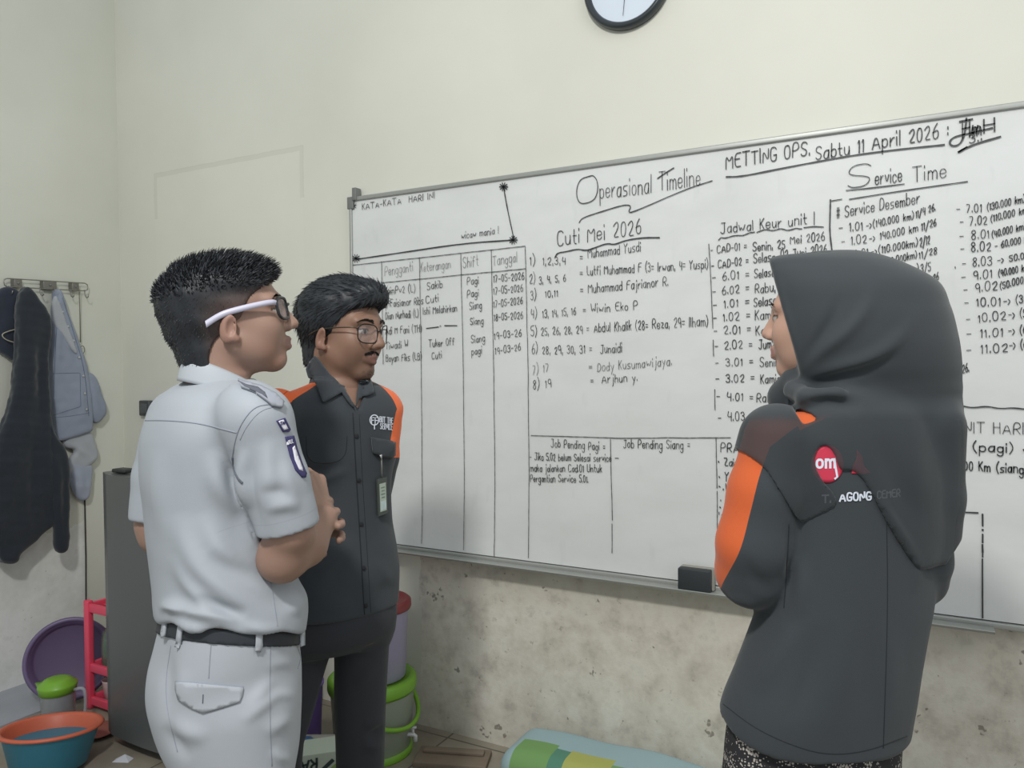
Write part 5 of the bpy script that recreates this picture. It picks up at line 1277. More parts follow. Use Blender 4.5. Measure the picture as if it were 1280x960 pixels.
# --- headscarf
HJ = Loft(sil(1.335, [(313, 1030, 1072, 0, .5), (318, 985, 1092, 0, .55), (326, 952, 1112, 0, .60), (337, 946, 1134, 0, .66), (352, 946, 1158, 0, .70), (386, 950, 1176, 0, .74), (420, 955, 1185, 0, .74), (458, 968, 1191, 0, .70), (480, 984, 1193, 0, .66), (503, 984, 1194, 0, .60), (540, 970, 1195, 0, .56), (580, 964, 1195, 0, .54), (640, 968, 1194, 0, .52)]), 2.25)
nF = nrm(np.cross(np.array(lray(963, 328)), np.array(lray(996, 458)))); nF = nF if nF[0] < 0 else -nF; OP = loc(963, 328, 1.275)
TRI = [(991, 510), (1003, 511), (1022, 524), (1012, 528), (1004, 531)]
HEM = smoothline([(860, 300), (1300, 300), (1300, 560), (1210, 660), (1172, 722), (1161, 724), (1153, 718), (1118, 668), (1082, 603), (1064, 586), (1050, 592), (1040, 560), (1026, 556), (1017, 575), (1028, 600), (1044, 616), (1048, 632), (1030, 643), (1014, 650), (1001, 656), (992, 646), (972, 612), (955, 585), (938, 572), (924, 563), (905, 556), (860, 540)], 1)
def scarf3(P):
    d = HJ(P)
    d = smax(d, plane(P, OP, nF), .006)
    face = ell(HD3.to(P), (.070, 0, -.020), (.075, .066, .092)) * HD3.k; d = smax(d, -face, .006)
    d = smin(d, chain(P, [loc(992, 488, 1.30), loc(1010, 497, 1.25), loc(1045, 494, 1.24), loc(1070, 500, 1.25)], [.018, .016, .012, .006], .01), .016)     # gathered roll at the neck
    d = smin(d, chain(P, [loc(996, 478, 1.34), loc(985, 497, 1.37), loc(1000, 505, 1.43)], [.030, .034, .034], .01), .02)
    cape = jack3(P) - .007; cape = smax(cape, loc(1000, 700, 1.3)[2] - P[:, 2], .01)
    p = vpix(P); back = P[:, 1] < 1.45
    hem = np.maximum(poly2(p, HEM), -poly2(p, TRI)) * .00135
    shoulders = smax(cape, hem, .002)
    tail = smax(HJ(P, True, -.002), hem, .002)
    tail = smax(smax(tail, -(P[:, 2] - .98), .005), P[:, 2] - loc(1050, 498, 1.3)[2], .02)
    head = smax(d, loc(1050, 520, 1.3)[2] - P[:, 2], .012)
    return smin(smin(head, shoulders, .012), tail, .010)
V, F = surface(scarf3, (.30, .98, .98), (.84, 1.66, 1.62), .0042); V = relax(V, F, 2, .4)
V = folds(V, F, [([(995, 470), (1020, 445), (1060, 415), (1085, 385), (1095, 350)], .007, 8), ([(1000, 462), (1020, 430), (1040, 400), (1052, 365)], -.005, 6), ([(992, 480), (1040, 462), (1090, 448), (1130, 420), (1150, 380)], .008, 8), ([(990, 486), (1040, 473), (1090, 460), (1125, 440)], -.005, 6),
    ([(985, 498), (1015, 492), (1060, 490), (1100, 510)], .006, 8), ([(990, 512), (1020, 500), (1050, 502), (1075, 520)], -.006, 6), ([(1085, 605), (1115, 650), (1150, 705)], .004, 5), ([(1130, 480), (1140, 560), (1150, 650)], .006, 16), ([(1100, 540), (1120, 600), (1150, 660)], -.005, 12), ([(968, 335), (985, 400), (1000, 455)], .003, 4)])
V = lumps(V, F, .0014, 16, 31)
t = NT('black_headscarf_chiffon'); co = t.coord(); n_ = t.noise(co, 7, 4)
t.color(t.mix(n_, rgb(57, 62, 66), rgb(63, 68, 71))); t.p(Roughness=.75); t.b.inputs['Specular IOR Level'].default_value = .2; t.b.inputs['Sheen Weight'].default_value = .2
t.bump(t.math('ADD', t.noise(co, 900, 2), t.noise(co, 60, 3)), .2, .001)
th = t.attr('sheer').outputs['Fac']; t.ln(t.math('SUBTRACT', 1.0, t.math('MULTIPLY', th, .24)), t.b.inputs['Alpha'])
pv = vpix(V); sheer = np.clip((pv[:, 1] - 512) / 14, 0, 1) * np.clip((1.30 - V[:, 1]) / .03, 0, 1)
WM.put('headscarf', V, F, t.m, None, {'sheer': sheer})

# ================================================================ left wall: hooks and hanging clothes
def wl(px, py, off=0.0):
    'point on the left wall (or off metres out from it) seen at a pixel'
    return hit(px, py, 0, WX + off)
M_steel = plain('chromed_steel', rgb(150, 148, 142), .3, .04, metal=.7)
ra, rb_ = wl(9, 348, .03), wl(106, 354, .03)
rk = empty('hook_rack', (WX, ra[1], ra[2]), 0, 'wire hook rack screwed to the left wall with six small hooks', 'hook rack')
def R_(p): return (p[0] - WX, p[1] - ra[1], p[2] - ra[2])
Lr = rb_[1] - ra[1]; dz_ = rb_[2] - ra[2]; hz_ = .036
b = MB(); pts = [(0.03, .0, .0), (0.03, Lr, dz_), (0.03, Lr + .012, dz_ - .006), (0.03, Lr + .014, dz_ - hz_ / 2), (0.03, Lr + .012, dz_ - hz_ + .006), (0.03, Lr, dz_ - hz_), (0.03, 0, -hz_), (0.03, -.012, -hz_ + .006), (0.03, -.014, -hz_ / 2), (0.03, -.012, -.006)]
b.tube(pts, .0026, 8, closed=True); b.build('rail', M_steel, rk, smooth=True)
for t_ in (.13, .53, .87):
    b = MB(); b.box((.016, Lr * t_, dz_ * t_ - hz_ / 2), (.030, .034 if t_ != .53 else .06, hz_ + .004)); br = b.build('bracket', plain('grey_bracket', rgb(126, 124, 118), .4, .05, metal=.4), rk, bevel=.003)
    b = MB(); b.lathe([(0, 0), (.006, 0), (.005, .003), (0, .004)], 14); o = b.build('screw', M_clip, br, smooth=True); o.rotation_euler = (0, math.radians(90), 0); o.location = (.031, Lr * t_, dz_ * t_ - hz_ / 2)
HK = []
for px in (11, 31, 50, 68, 88, 106):
    h = wl(px, 352, .036); y0 = h[1] - ra[1]; z0 = dz_ * y0 / Lr - hz_
    b = MB(); b.tube([(.033, y0, z0 + .004), (.035, y0, z0 - .016), (.040, y0, z0 - .028), (.050, y0, z0 - .034), (.060, y0, z0 - .030), (.063, y0, z0 - .018)], .0022, 8); b.build('hook', M_steel, rk, smooth=True); HK.append((y0 + ra[1], z0 + ra[2]))
def garment(name, outline, off, T, mat, fold=(), h=.006, lump=.003, seed=0, r=None, parent=None, label=None, cat=None, attrs=None, root_px=None, amp=1.0):
    'soft hanging cloth: rounded slab with the given outline on the wall, at off metres out, thickness 2T'
    O = [wl(px, py, off)[1:] for px, py in smoothline(outline + [outline[0]], 2)]; r = r or min(T * .9, .022)
    def f(P):
        q = P[:, 1:3].astype(float); d, _ = pdist(q, O + [O[0]]); ins = np.zeros(len(q), bool); j = len(O) - 1
        for i in range(len(O)):
            a, c = O[i], O[j]; cc = ((a[1] > q[:, 1]) != (c[1] > q[:, 1])) & (q[:, 0] < (c[0] - a[0]) * (q[:, 1] - a[1]) / (c[1] - a[1] + 1e-12) + a[0]); ins ^= cc; j = i
        d2 = np.where(ins, -d, d) + r; t_ = np.abs(P[:, 0] - (WX + off)) - T + r
        return (np.sqrt(np.maximum(d2, 0) ** 2 + np.maximum(t_, 0) ** 2) + np.minimum(np.maximum(d2, t_), 0) - r).astype(F32)
    lo = np.min(O, 0); hi = np.max(O, 0)
    V_, F_ = surface(f, (WX + off - T - .02, lo[0] - .03, lo[1] - .03), (WX + off + T + .03, hi[0] + .03, hi[1] + .03), h); V_ = relax(V_, F_, 2, .5)
    # pixel-guided folds work in the viewer frame
    L_ = np.stack([V_[:, 0] * CY + V_[:, 1] * SY, -V_[:, 0] * SY + V_[:, 1] * CY, V_[:, 2]], 1)
    L_ = folds(L_, F_, [(l, a * 1.1 * amp, wd) for l, a, wd in fold]); L_ = lumps(L_, F_, lump, 22, seed); L_ = lumps(L_, F_, lump * .5, 60, seed + 50)
    V_ = np.stack([L_[:, 0] * CY - L_[:, 1] * SY, L_[:, 0] * SY + L_[:, 1] * CY, L_[:, 2]], 1); V_[:, 0] = np.maximum(V_[:, 0], WX + .003)
    if parent is None:
        me = mesh(name, V_ - np.array(root_px), F_); o = link(name, me, mat); o.location = root_px; tag(o, label, cat)
    else:
        me = mesh(name, V_ - np.array(parent.location), F_); o = link(name, me, mat, parent)
    return o, L_, F_
M_navy2 = cloth_material('dark_navy_knit', rgb(52, 58, 70), [], .95, 300, .4, .08, .3, .15)
M_bjk = cloth_material('black_fleece', rgb(46, 51, 58), [], .95, 400, .35, .08, .3, .15)
h0 = wl(11, 372, .036)
garment('hanging_garment', [(-14, 372), (0, 360), (14, 357), (24, 364), (28, 384), (29, 420), (26, 446), (16, 452), (2, 440), (-14, 430), (-22, 400)], .030, .022, M_navy2, [([(2, 380), (8, 410), (4, 440)], .008, 6), ([(18, 370), (16, 400), (20, 430)], .006, 5)], .006, .003, 1, None, None,
    'rounded dark navy garment hanging from the first hook at the picture\'s left edge', 'garment', None, tuple(h0))
b = MB(); p_ = [wl(22, 411, .070), wl(14, 413, .072), wl(5, 416, .072), wl(2, 419, .072), wl(6, 424, .072), wl(14, 427, .072), wl(22, 429, .070)]
wh = wl(14, 420, .1); o = MB(); o.tube([np.array(q) - wh for q in smoothline([tuple(q) for q in p_], 2)], .0022, 8); oo = o.build('wire_hanger', plain('pale_wire', rgb(176, 172, 152), .4, .05), None, smooth=True); oo.location = wh
tag(oo, 'pale bent wire hanger end in front of the dark navy garment', 'hanger')
j0 = wl(31, 360, .06); jk = empty('hanging_jacket', tuple(j0), 0, 'long black hooded jacket hanging from the second hook with one sleeve down', 'jacket')
garment('body', [(24, 366), (31, 357), (40, 362), (51, 383), (62, 401), (61, 427), (58, 451), (59, 486), (64, 540), (70, 600), (67, 655), (51, 668), (44, 678), (22, 690), (18, 704), (-6, 704), (-14, 640), (-8, 560), (8, 518), (17, 478), (20, 439), (22, 400)], .105, .036, M_bjk,
    [([(40, 375), (44, 430), (36, 500), (30, 600)], .010, 7), ([(52, 410), (50, 470), (54, 560)], -.008, 5), ([(30, 470), (20, 560), (10, 660)], .008, 7), ([(36, 540), (44, 600), (40, 660)], -.009, 6), ([(56, 480), (60, 560), (62, 640)], .008, 5)], .006, .004, 2, None, jk)
garment('sleeve', [(60, 520), (68, 545), (80, 556), (86, 580), (86, 640), (85.5, 690), (67, 692), (67, 655), (62, 610), (57, 560)], .128, .026, M_bjk, [([(66, 560), (76, 600), (74, 660)], .007, 5), ([(80, 580), (80, 630), (79, 670)], -.005, 4)], .006, .002, 4, None, jk)
M_den = cloth_material('light_blue_denim', rgb(144, 152, 168), [], .9, 500, .5, .08, .1, .15); M_den2 = cloth_material('pale_washed_denim', rgb(164, 172, 188), [], .9, 500, .5, .08, .1, .15); M_lin = cloth_material('pale_grey_lining', rgb(170, 174, 180), [], .9, 500, .3, .06, .1, .15)
d0 = wl(68, 364, .06); dj = empty('denim_jacket', tuple(d0), 0, 'light blue denim jacket hanging from the fourth hook with a chest pocket', 'jacket')
o_, LD, FD = garment('body', [(68, 364), (71, 360), (77, 366), (84, 392), (99, 430), (110, 466), (113, 500), (115, 536), (112, 541), (90, 547), (71, 553), (69, 548), (67, 530), (64, 494), (62, 451), (64, 411), (65, 385)], .040, .030, M_den,
    [([(70, 385), (72, 430), (66, 480)], .006, 4), ([(76, 390), (90, 430), (104, 470)], -.005, 4), ([(98, 470), (104, 510), (108, 535)], .006, 4)], .006, .002, 5, None, dj)
garment('sleeve', [(104, 462), (118, 468), (126, 490), (133, 514), (128, 524), (118, 532), (110, 520), (106, 490)], .034, .026, M_den, [([(112, 475), (120, 500), (122, 522)], .006, 4)], .006, .002, 6, None, dj)
garment('shirt_tail', [(78, 540), (112, 536), (118, 552), (123, 571), (118, 577), (100, 590), (84, 597), (84, 575), (95, 562), (79, 560)], .034, .020, M_lin, [([(90, 556), (102, 565), (116, 572)], .005, 4)], .006, .002, 7, None, dj)['label' if False else 0]['label'] = 'pale grey cloth hem showing under the denim'
garment('lower_sleeve', [(84, 575), (100, 578), (116, 580), (115, 600), (111, 624), (99, 628), (91, 614), (86, 597)], .034, .022, M_den2, [([(92, 585), (102, 600), (104, 620)], .006, 4)], .006, .002, 8, None, dj)
garment('collar', [(64, 380), (68, 368), (72, 372), (80, 395), (92, 425), (98, 445), (90, 440), (78, 420), (68, 410)], .066, .010, M_lin, [], .005, .001, 9, None, dj)
DB = bvh(LD, FD)
def lw(Vl): Vl = np.asarray(Vl, float); return np.stack([Vl[:, 0] * CY - Vl[:, 1] * SY, Vl[:, 0] * SY + Vl[:, 1] * CY, Vl[:, 2]], 1) - np.array(dj.location)
b = MB()
for ln_, r in [([(66, 467), (66.1, 467), (100, 466), (100.1, 466), (101, 508), (101, 508.1), (67, 519)], .0012), ([(68, 522), (90, 520), (112, 516)], .0010), ([(78, 372), (92, 415), (106, 462), (111, 520)], .0012), ([(72, 395), (69, 440), (67, 500)], .0010)]:
    e = seam(DB, ln_, r); b.add(e.v, e.f)
if b.v: link('stitching', mesh('stitching', lw(b.v), b.f), plain('blue_grey_thread', rgb(94, 108, 132), .9), dj)
for px, py in ((80, 390), (87, 408), (94, 426), (101, 447), (106, 470), (108, 492), (110, 512)):
    p, n = onto(DB, px - 2, py, .001)
    if p is not None:
        s_ = MB(); M3 = n.to_track_quat('Z', 'Y').to_matrix(); s_.lathe([(0, 0), (.006, 0), (.006, .002), (.003, .004), (0, .004)], 14); link('button', mesh('button', lw([np.array(p + M3 @ Vector(v)) for v in s_.v]), s_.f), plain('pewter_button', rgb(186, 186, 184), .35, .03, metal=.4), dj)
b = MB(); ca = wl(99, 362, .034); pc = [wl(99, 362, .034), wl(100, 395, .02), wl(100.5, 428, .02)]; b.tube([np.array(q) - ca for q in pc], .0022, 7)
cl = wl(103, 437, .02); b.tube([(cl[0] - ca[0], cl[1] - ca[1] + .011 * math.cos(a), cl[2] - ca[2] + .018 * math.sin(a)) for a in np.linspace(0, 2 * math.pi, 21)[:-1]], .0018, 7, closed=True)
oo = b.build('cord', plain('grey_cord', rgb(120, 116, 104), .7), None, smooth=True); oo.location = ca; tag(oo, 'thin grey cord ending in a loop hanging from the right end of the hook rack', 'cord')

# ================================================================ corner by the fridge
fx0, fx1, fy0, fy1, fh = -2.700, -2.19, 1.765, 2.36, 1.016
fr_ = empty('refrigerator', ((fx0 + fx1) / 2, (fy0 + fy1) / 2, 0), 0, 'dark grey single-door refrigerator standing in the corner behind the white-uniformed man', 'refrigerator')
cx_, cy_ = (fx0 + fx1) / 2, (fy0 + fy1) / 2
M_fr = plain('dark_grey_steel', rgb(98, 101, 102), .34, .03, 5, metal=.25); M_frb = plain('grey_painted_steel', rgb(84, 87, 88), .5, .03, 5)
b = MB(); b.box((0, .025, fh / 2 + .02), (fx1 - fx0 - .012, fy1 - fy0 - .06, fh - .06)); b.build('cabinet', M_frb, fr_, bevel=.012)
b = MB(); nx_ = 24; W_ = fx1 - fx0; V_ = []; yf = fy0 - cy_; 
for i in range(nx_ + 1):
    t_ = i / nx_; x_ = -W_ / 2 + W_ * t_; bow = -.018 * (1 - (2 * t_ - 1) ** 2); zt = fh - .006 * math.sin(t_ * math.pi * 2) * (t_ < .5); rr = .012 * max(0, 1 - min(t_, 1 - t_) * 12)
    for y_, z_ in ((yf + .055, .05), (yf + bow + rr, .05), (yf + bow + rr, zt), (yf + .055, zt)): V_.append((x_, y_, z_))
F_ = []
for i in range(nx_):
    for j in range(4): j2 = (j + 1) % 4; F_.append((i * 4 + j, i * 4 + j2, (i + 1) * 4 + j2, (i + 1) * 4 + j)[::-1])
F_ += [(0, 1, 2, 3), tuple(nx_ * 4 + j for j in (3, 2, 1, 0))]
b.add(V_, F_); dr_ = b.build('door', M_fr, fr_)
b = MB(); b.box((W_ / 2 - .05, yf - .010, .62), (.022, .024, .30)); b.build('handle', plain('dark_handle', rgb(50, 52, 54), .4), dr_, bevel=.006)
b = MB(); b.box((-W_ / 2 + .075, yf + .045, fh + .006), (.075, .05, .014)); b.build('hinge_cover', plain('black_hinge_plastic', rgb(44, 47, 48), .5), fr_, bevel=.005)
b = MB(); b.box((0, yf + .075, .03), (W_ - .03, .03, .045)); b.build('kick_plate', plain('black_kick_plate', rgb(46, 46, 46), .6), fr_)
for sx in (-1, 1):
    for y_ in (yf + .1, fy1 - cy_ - .06):
        b = MB(); b.lathe([(.022, 0), (.022, .012), (.014, .02), (.014, .045)], 16, (sx * (W_ / 2 - .05), y_, 0)); b.build('foot', M_clip, fr_, smooth=True)
# pink shelf rack between the fridge and the left wall
M_pink = plain('coral_pink_plastic', rgb(238, 82, 110), .4, .04)
kx0, kx1, ky0, ky1 = -3.048, -2.735, 1.93, 2.26; ksh = [.035, .172, .418]
ks = empty('shelf_rack', ((kx0 + kx1) / 2, (ky0 + ky1) / 2, 0), 0, 'coral pink plastic shelf rack between the refrigerator and the left wall', 'shelf rack')
ax_, ay_ = (kx0 + kx1) / 2, (ky0 + ky1) / 2; hw_, hd_ = (kx1 - kx0) / 2, (ky1 - ky0) / 2
for sx in (-1, 1):
    for sy in (-1, 1):
        b = MB(); b.box((sx * hw_, sy * hd_, .224), (.032, .026, .448)); b.build('post', M_pink, ks, bevel=.006)
for z_ in ksh:
    b = MB(); b.box((0, -hd_, z_), (2 * hw_ - .03, .016, .034)); b.box((0, hd_, z_), (2 * hw_ - .03, .016, .034)); b.box((-hw_, 0, z_), (.016, 2 * hd_ - .024, .034)); b.box((hw_, 0, z_), (.016, 2 * hd_ - .024, .034))
    for i in range(7): b.box((0, -hd_ + 2 * hd_ * (i + .5) / 7, z_ - .006), (2 * hw_ - .01, .022, .008))
    b.build('shelf', M_pink, ks, bevel=.003)
def lathe_thing(name, prof, p, mat, label, cat, n=32, group=None, rot=None, sx=1, sy=1):
    b = MB(); b.lathe(prof, n, sx=sx, sy=sy); o = b.build(name, mat, None, smooth=True); o.location = p; tag(o, label, cat, group)
    if rot: o.rotation_euler = rot
    return o
def shell_of(prof, t): return prof + [(max(r - t, 0.0005), z) for r, z in prof[::-1] if True]
M_gl = plain('green_tinted_glass', rgb(150, 176, 160), .1, .03, trans=.75); M_wc = plain('white_pink_ceramic', rgb(222, 206, 206), .3, .04, 60)
zt_ = ksh[1] + .001
lathe_thing('glass_bottle', [(.030, 0), (.033, .01), (.033, .10), (.028, .13), (.012, .155), (.012, .19), (.014, .195), (0, .195)], (kx0 + .050, ky0 + .058, zt_), M_gl, 'green glass bottle on the middle shelf of the pink rack', 'bottle')
zb_ = ksh[0] + .001
lathe_thing('cup', [(.024, 0), (.030, .004), (.038, .07), (.040, .075), (.036, .07), (.027, .008), (0, .006)], (kx0 + .056, ky0 + .060, zb_), M_wc, 'pinkish white cup on the bottom shelf of the pink rack', 'cup')
lathe_thing('drinking_glass', [(.026, 0), (.034, .10), (.031, .10), (.024, .006), (0, .006)], (kx0 + .075, ky0 + .17, zb_), M_gl, 'clear green tumbler behind the white cup on the bottom rack shelf', 'glass')
rg = MB(); rg.tube([(0, .045 * math.cos(a), .03 + .035 * math.sin(a)) for a in np.linspace(0, 2 * math.pi, 25)[:-1]], .0028, 7, closed=True); o = rg.build('bangle_ring', plain('cream_wire_ring', rgb(204, 196, 160), .5), None, smooth=True)
o.location = (kx0 + .075, ky0 + .16, ksh[1] + .008); o.rotation_euler = (0, .25, -.6); tag(o, 'cream wire ring leaning behind the green bottle on the middle rack shelf', 'ring')
o.name = 'wire_ring'
# big purple tub leaning on the wall
Rt = .168; tp_ = to_world(loc(88, 842, 3.23)); tz_ = Rt * .98 + .012
tb = empty('plastic_tub', (tp_[0], tp_[1], tz_), math.radians(-35), 'large round purple plastic tub leaning upright behind the clear jug', 'tub')
M_pur = plain('dull_purple_plastic', rgb(98, 82, 116), .45, .05); M_purl = plain('purple_rim_plastic', rgb(112, 98, 134), .4, .05)
b = MB(); b.lathe([(0, -.03), (.134, -.03), (.144, -.026), (Rt - .010, .012), (Rt - .015, .014), (.139, -.020), (.130, -.024), (0, -.024)], 64); bw = b.build('bowl', M_pur, tb, smooth=True); bw.rotation_euler = (0, math.radians(78), 0)
b = MB(); b.lathe([(Rt - .016, .010), (Rt - .002, .008), (Rt + .003, .014), (Rt - .002, .021), (Rt - .014, .020), (Rt - .016, .010)], 64); b.f = b.f[:-2]; rm = b.build('rim', M_purl, tb, smooth=True); rm.rotation_euler = (0, math.radians(78), 0)
# jug with a lime lid
jp = to_world(loc(72.5, 880, 2.98)); jg = empty('plastic_jug', (jp[0], jp[1], 0), YAW, 'clear plastic jug with a lime green lid standing behind the blue basin', 'jug')
M_clr = plain('clear_plastic', rgb(196, 200, 206), .18, .02, alpha=.45); M_lime = plain('lime_green_plastic', rgb(126, 180, 56), .35, .04)
b = MB(); b.lathe([(.054, 0), (.058, .004), (.0625, .155), (.064, .16), (.0605, .155), (.056, .008), (0, .006)], 48); b.build('body', M_clr, jg, smooth=True)
b = MB(); b.lathe([(.0605, .142), (.066, .143), (.067, .160), (.070, .168), (.068, .176), (.052, .186), (.048, .192), (.030, .197), (0, .197)], 48)
b.add([(-.060, -.022, .150), (-.060, .022, .150), (-.086, 0, .172), (-.060, -.024, .178), (-.060, .024, .178), (-.088, 0, .178)], [(0, 2, 5, 3), (2, 1, 4, 5), (3, 5, 4), (0, 1, 2)])
b.build('lid', M_lime, jg, smooth=True)
b = MB(); b.tube(smoothline([(.062, 0, .15), (.098, 0, .158), (.108, 0, .14), (.106, 0, .06), (.094, 0, .035), (.058, 0, .04)], 2), .0065, 8); b.build('handle', M_clr, jg, smooth=True)
# blue basin with an orange rim
bp = to_world(loc(61, 940, 2.66)); ba = empty('basin', (bp[0], bp[1], 0), 0, 'blue plastic basin with an orange rim on the floor at the lower left', 'basin')
M_teal = plain('teal_blue_plastic', rgb(58, 134, 160), .4, .05); M_org = plain('terracotta_orange_plastic', rgb(206, 104, 76), .45, .05)
tilt = (math.radians(-8) * CY, math.radians(-8) * SY, 0)
b = MB(); b.lathe([(0, 0), (.118, 0), (.124, .004), (.158, .122), (.166, .128), (.160, .130), (.152, .124)], 72); b.f = b.f[:-1]; o = b.build('outer_bowl', M_teal, ba, smooth=True)
b = MB(); b.lathe([(.1615, .121), (.171, .124), (.174, .129), (.169, .1345), (.158, .134), (.152, .126), (.140, .080), (.124, .020)], 72); b.f = b.f[:-2]; b.build('rim', M_org, ba, smooth=True)
b = MB(); b.lathe([(.126, .024), (.122, .018), (.112, .012), (0, .010)], 72); b.f = b.f[:-1]; b.build('inner_floor', M_teal, ba, smooth=True)
b = MB(); b.lathe([(.1415, .086), (.1415, .0872), (0, .0872)], 72); b.build('water', plain('still_water', rgb(40, 124, 150), .35, .02, spec=.2), ba)
for ch in ba.children: ch.rotation_euler = tilt; ch.location = (0, 0, .018); ch.scale = (.95, .95, 1)
pp = to_world(loc(121, 915, 2.93)); lathe_thing('plate', [(0, 0), (.05, 0), (.075, .012), (.078, .014), (.074, .016), (.05, .005), (0, .004)], (pp[0], pp[1], 0.0005), plain('brick_red_plate', rgb(150, 96, 84), .4, .05), 'brick red plate on the floor between the blue basin and the refrigerator', 'plate')
q_ = hit(153, 951, 2, 0.0); b = MB(); b.add([(-.03, -.012, .002), (.03, -.016, .003), (.034, .014, .002), (0, .02, .014), (-.028, .012, .003), (-.03, -.012, .0005), (.03, -.016, .0005), (.034, .014, .0005), (0, .02, .0005), (-.028, .012, .0005)], [(0, 1, 3), (1, 2, 3), (0, 3, 4), (9, 8, 7, 6, 5), (0, 5, 6, 1), (1, 6, 7, 2), (2, 7, 8, 3), (3, 8, 9, 4), (4, 9, 5, 0)])
o = b.build('paper_scrap', plain('white_paper', rgb(206, 208, 214), .8), None); o.location = (q_[0], q_[1], 0); o.rotation_euler = (0, 0, .5); tag(o, 'crumpled white paper scrap on the floor in front of the refrigerator', 'paper')

# ================================================================ containers against the back wall
cp = to_world(loc(466, 900, 2.79)); ct = empty('drink_dispenser', (cp[0], cp[1], 0), YAW, 'translucent drink container with lime green lid, handle and white tap by the back wall', 'container')
M_trn = plain('milky_clear_plastic', rgb(196, 204, 192), .3, .03, alpha=.55)
b = MB(); b.lathe([(.132, .012), (.138, .016), (.151, .235), (.153, .24), (.149, .236), (.134, .022), (0, .020)], 56); b.build('body', M_trn, ct, smooth=True)
b = MB(); b.lathe([(.142, 0), (.144, .004), (.142, .026), (.132, .028), (0, .011)], 56); b.build('base_ring', M_lime, ct, smooth=True)
b = MB(); b.lathe([(.152, .232), (.158, .230), (.161, .24), (.160, .268), (.152, .276), (.136, .277), (.130, .270), (0, .270)], 56); b.build('lid', M_lime, ct, smooth=True)
b = MB(); hp = [(.150 * math.cos(a) * 1.0, -.150 * math.sin(a) - .006, .238 - .135 * math.sin(a) ** 1.0) for a in np.linspace(0, math.pi, 25)]
hp = [(.164 * math.cos(a), -.166 * math.sin(a), .222 - .115 * (1 - abs(math.cos(a))) ** .9) for a in np.linspace(0, math.pi, 33)]
hp = [(x, y, .222 - .10 * math.sin(a)) for (x, y, z), a in zip(hp, np.linspace(0, math.pi, 33))]
rot_ = math.radians(62); hp = [(x * math.cos(rot_) - y * math.sin(rot_), x * math.sin(rot_) + y * math.cos(rot_), z) for x, y, z in hp]
b.tube(hp, .0085, 8); b.build('handle', M_lime, ct, smooth=True)
b = MB(); a_ = math.radians(-18); tx_, ty_ = .141 * math.cos(a_), .141 * math.sin(a_); b.tube([(tx_ - .01, ty_, .075), (tx_ + .02, ty_, .075), (tx_ + .026, ty_, .070), (tx_ + .026, ty_, .050)], .0075, 10); b.tube([(tx_ + .018, ty_, .075), (tx_ + .018, ty_, .096)], .005, 8); b.box((tx_ + .018, ty_, .100), (.024, .009, .007))
b.build('tap', plain('white_tap_plastic', rgb(226, 226, 232), .35), ct, smooth=True)
tz = .271
pb = empty('plastic_canister', (cp[0] + .012, cp[1] + .010, tz), YAW, 'tall lilac canister with a brownish red lid standing on the lime-lidded container', 'canister')
M_lil = plain('lilac_plastic', rgb(172, 166, 196), .35, .03); M_rdl = plain('brownish_red_plastic', rgb(140, 62, 64), .4, .05)
b = MB(); b.lathe([(0, 0), (.100, 0), (.106, .006), (.117, .258), (.119, .262), (0, .262)], 56); b.build('body', M_lil, pb, smooth=True)
b = MB(); b.lathe([(.119, .252), (.127, .250), (.129, .256), (.128, .276), (.120, .283), (.110, .281), (.104, .276), (0, .276)], 56); b.build('lid', M_rdl, pb, smooth=True)
vp = to_world(loc(371, 900, 2.62)); vb = empty('plastic_bucket', (vp[0], vp[1], 0), 0, 'violet bucket between the black-shirted man\'s legs beside the lime-lidded container', 'bucket')
b = MB(); b.lathe([(0, 0), (.070, 0), (.075, .005), (.088, .31), (.093, .313), (.093, .32), (.086, .32), (.084, .31), (.071, .01), (0, .008)], 48); b.build('body', plain('violet_plastic', rgb(106, 82, 150), .4, .05), vb, smooth=True)
b = MB(); b.tube([(.092 * math.cos(a), -.095 * math.sin(a), .305 - .05 * math.sin(a)) for a in np.linspace(0, math.pi, 17)], .0026, 7); b.build('handle', M_steel, vb, smooth=True)
tp = to_world(loc(399, 925, 2.50)); ty = empty('tray', (tp[0], tp[1], 0), YAW, 'dark brown tray propped up behind the upside-down carton', 'tray')
b = MB(); b.box((.02, 0, .095), (.13, .016, .17)); b.build('base', plain('dark_brown_plastic', rgb(64, 56, 54), .5), ty, bevel=.004)
b = MB(); b.box((.02, -.002, .185), (.136, .026, .016)); b.build('rim', plain('pale_tray_rim', rgb(150, 148, 138), .5), ty, bevel=.004)
# carton with upside-down lettering
b0_ = to_world(loc(396, 945, 2.30)); bx = empty('carton', (b0_[0], b0_[1], 0), YAW - math.radians(-16), 'upside-down white and green carton with dark lettering on the floor behind the men', 'carton')
M_ctn = plain('pale_green_white_card', rgb(176, 186, 170), .7, .04, 12); M_grn = plain('leaf_green_print', rgb(128, 158, 84), .7, .06, 30); M_dkg = plain('dark_green_ink', rgb(44, 62, 60), .7)
ch_ = .258
b = MB(); b.box((0, 0, ch_ / 2), (.24, .10, ch_)); b.build('box', M_ctn, bx, bevel=.002)
def face_poly(name, pts, mat, yy=-.0507):
    V_ = [(x, yy, z) for x, z in pts] + [(x, yy + .0015, z) for x, z in pts]; n = len(pts); F_ = [tuple(range(n)), tuple(range(2 * n - 1, n - 1, -1))] + [(i, i + n, (i + 1) % n + n, (i + 1) % n) for i in range(n)]
    return link(name, mesh(name, V_, F_), mat, bx, False)
face_poly('printed_panel', [(-.03, .02), (.118, .02), (.118, .235), (.07, .235), (.012, .190)], M_grn, -.0506); face_poly('printed_stripe', [(-.022, .186), (-.006, .184), (.050, .230), (.042, .238)], M_dkg, -.0512)
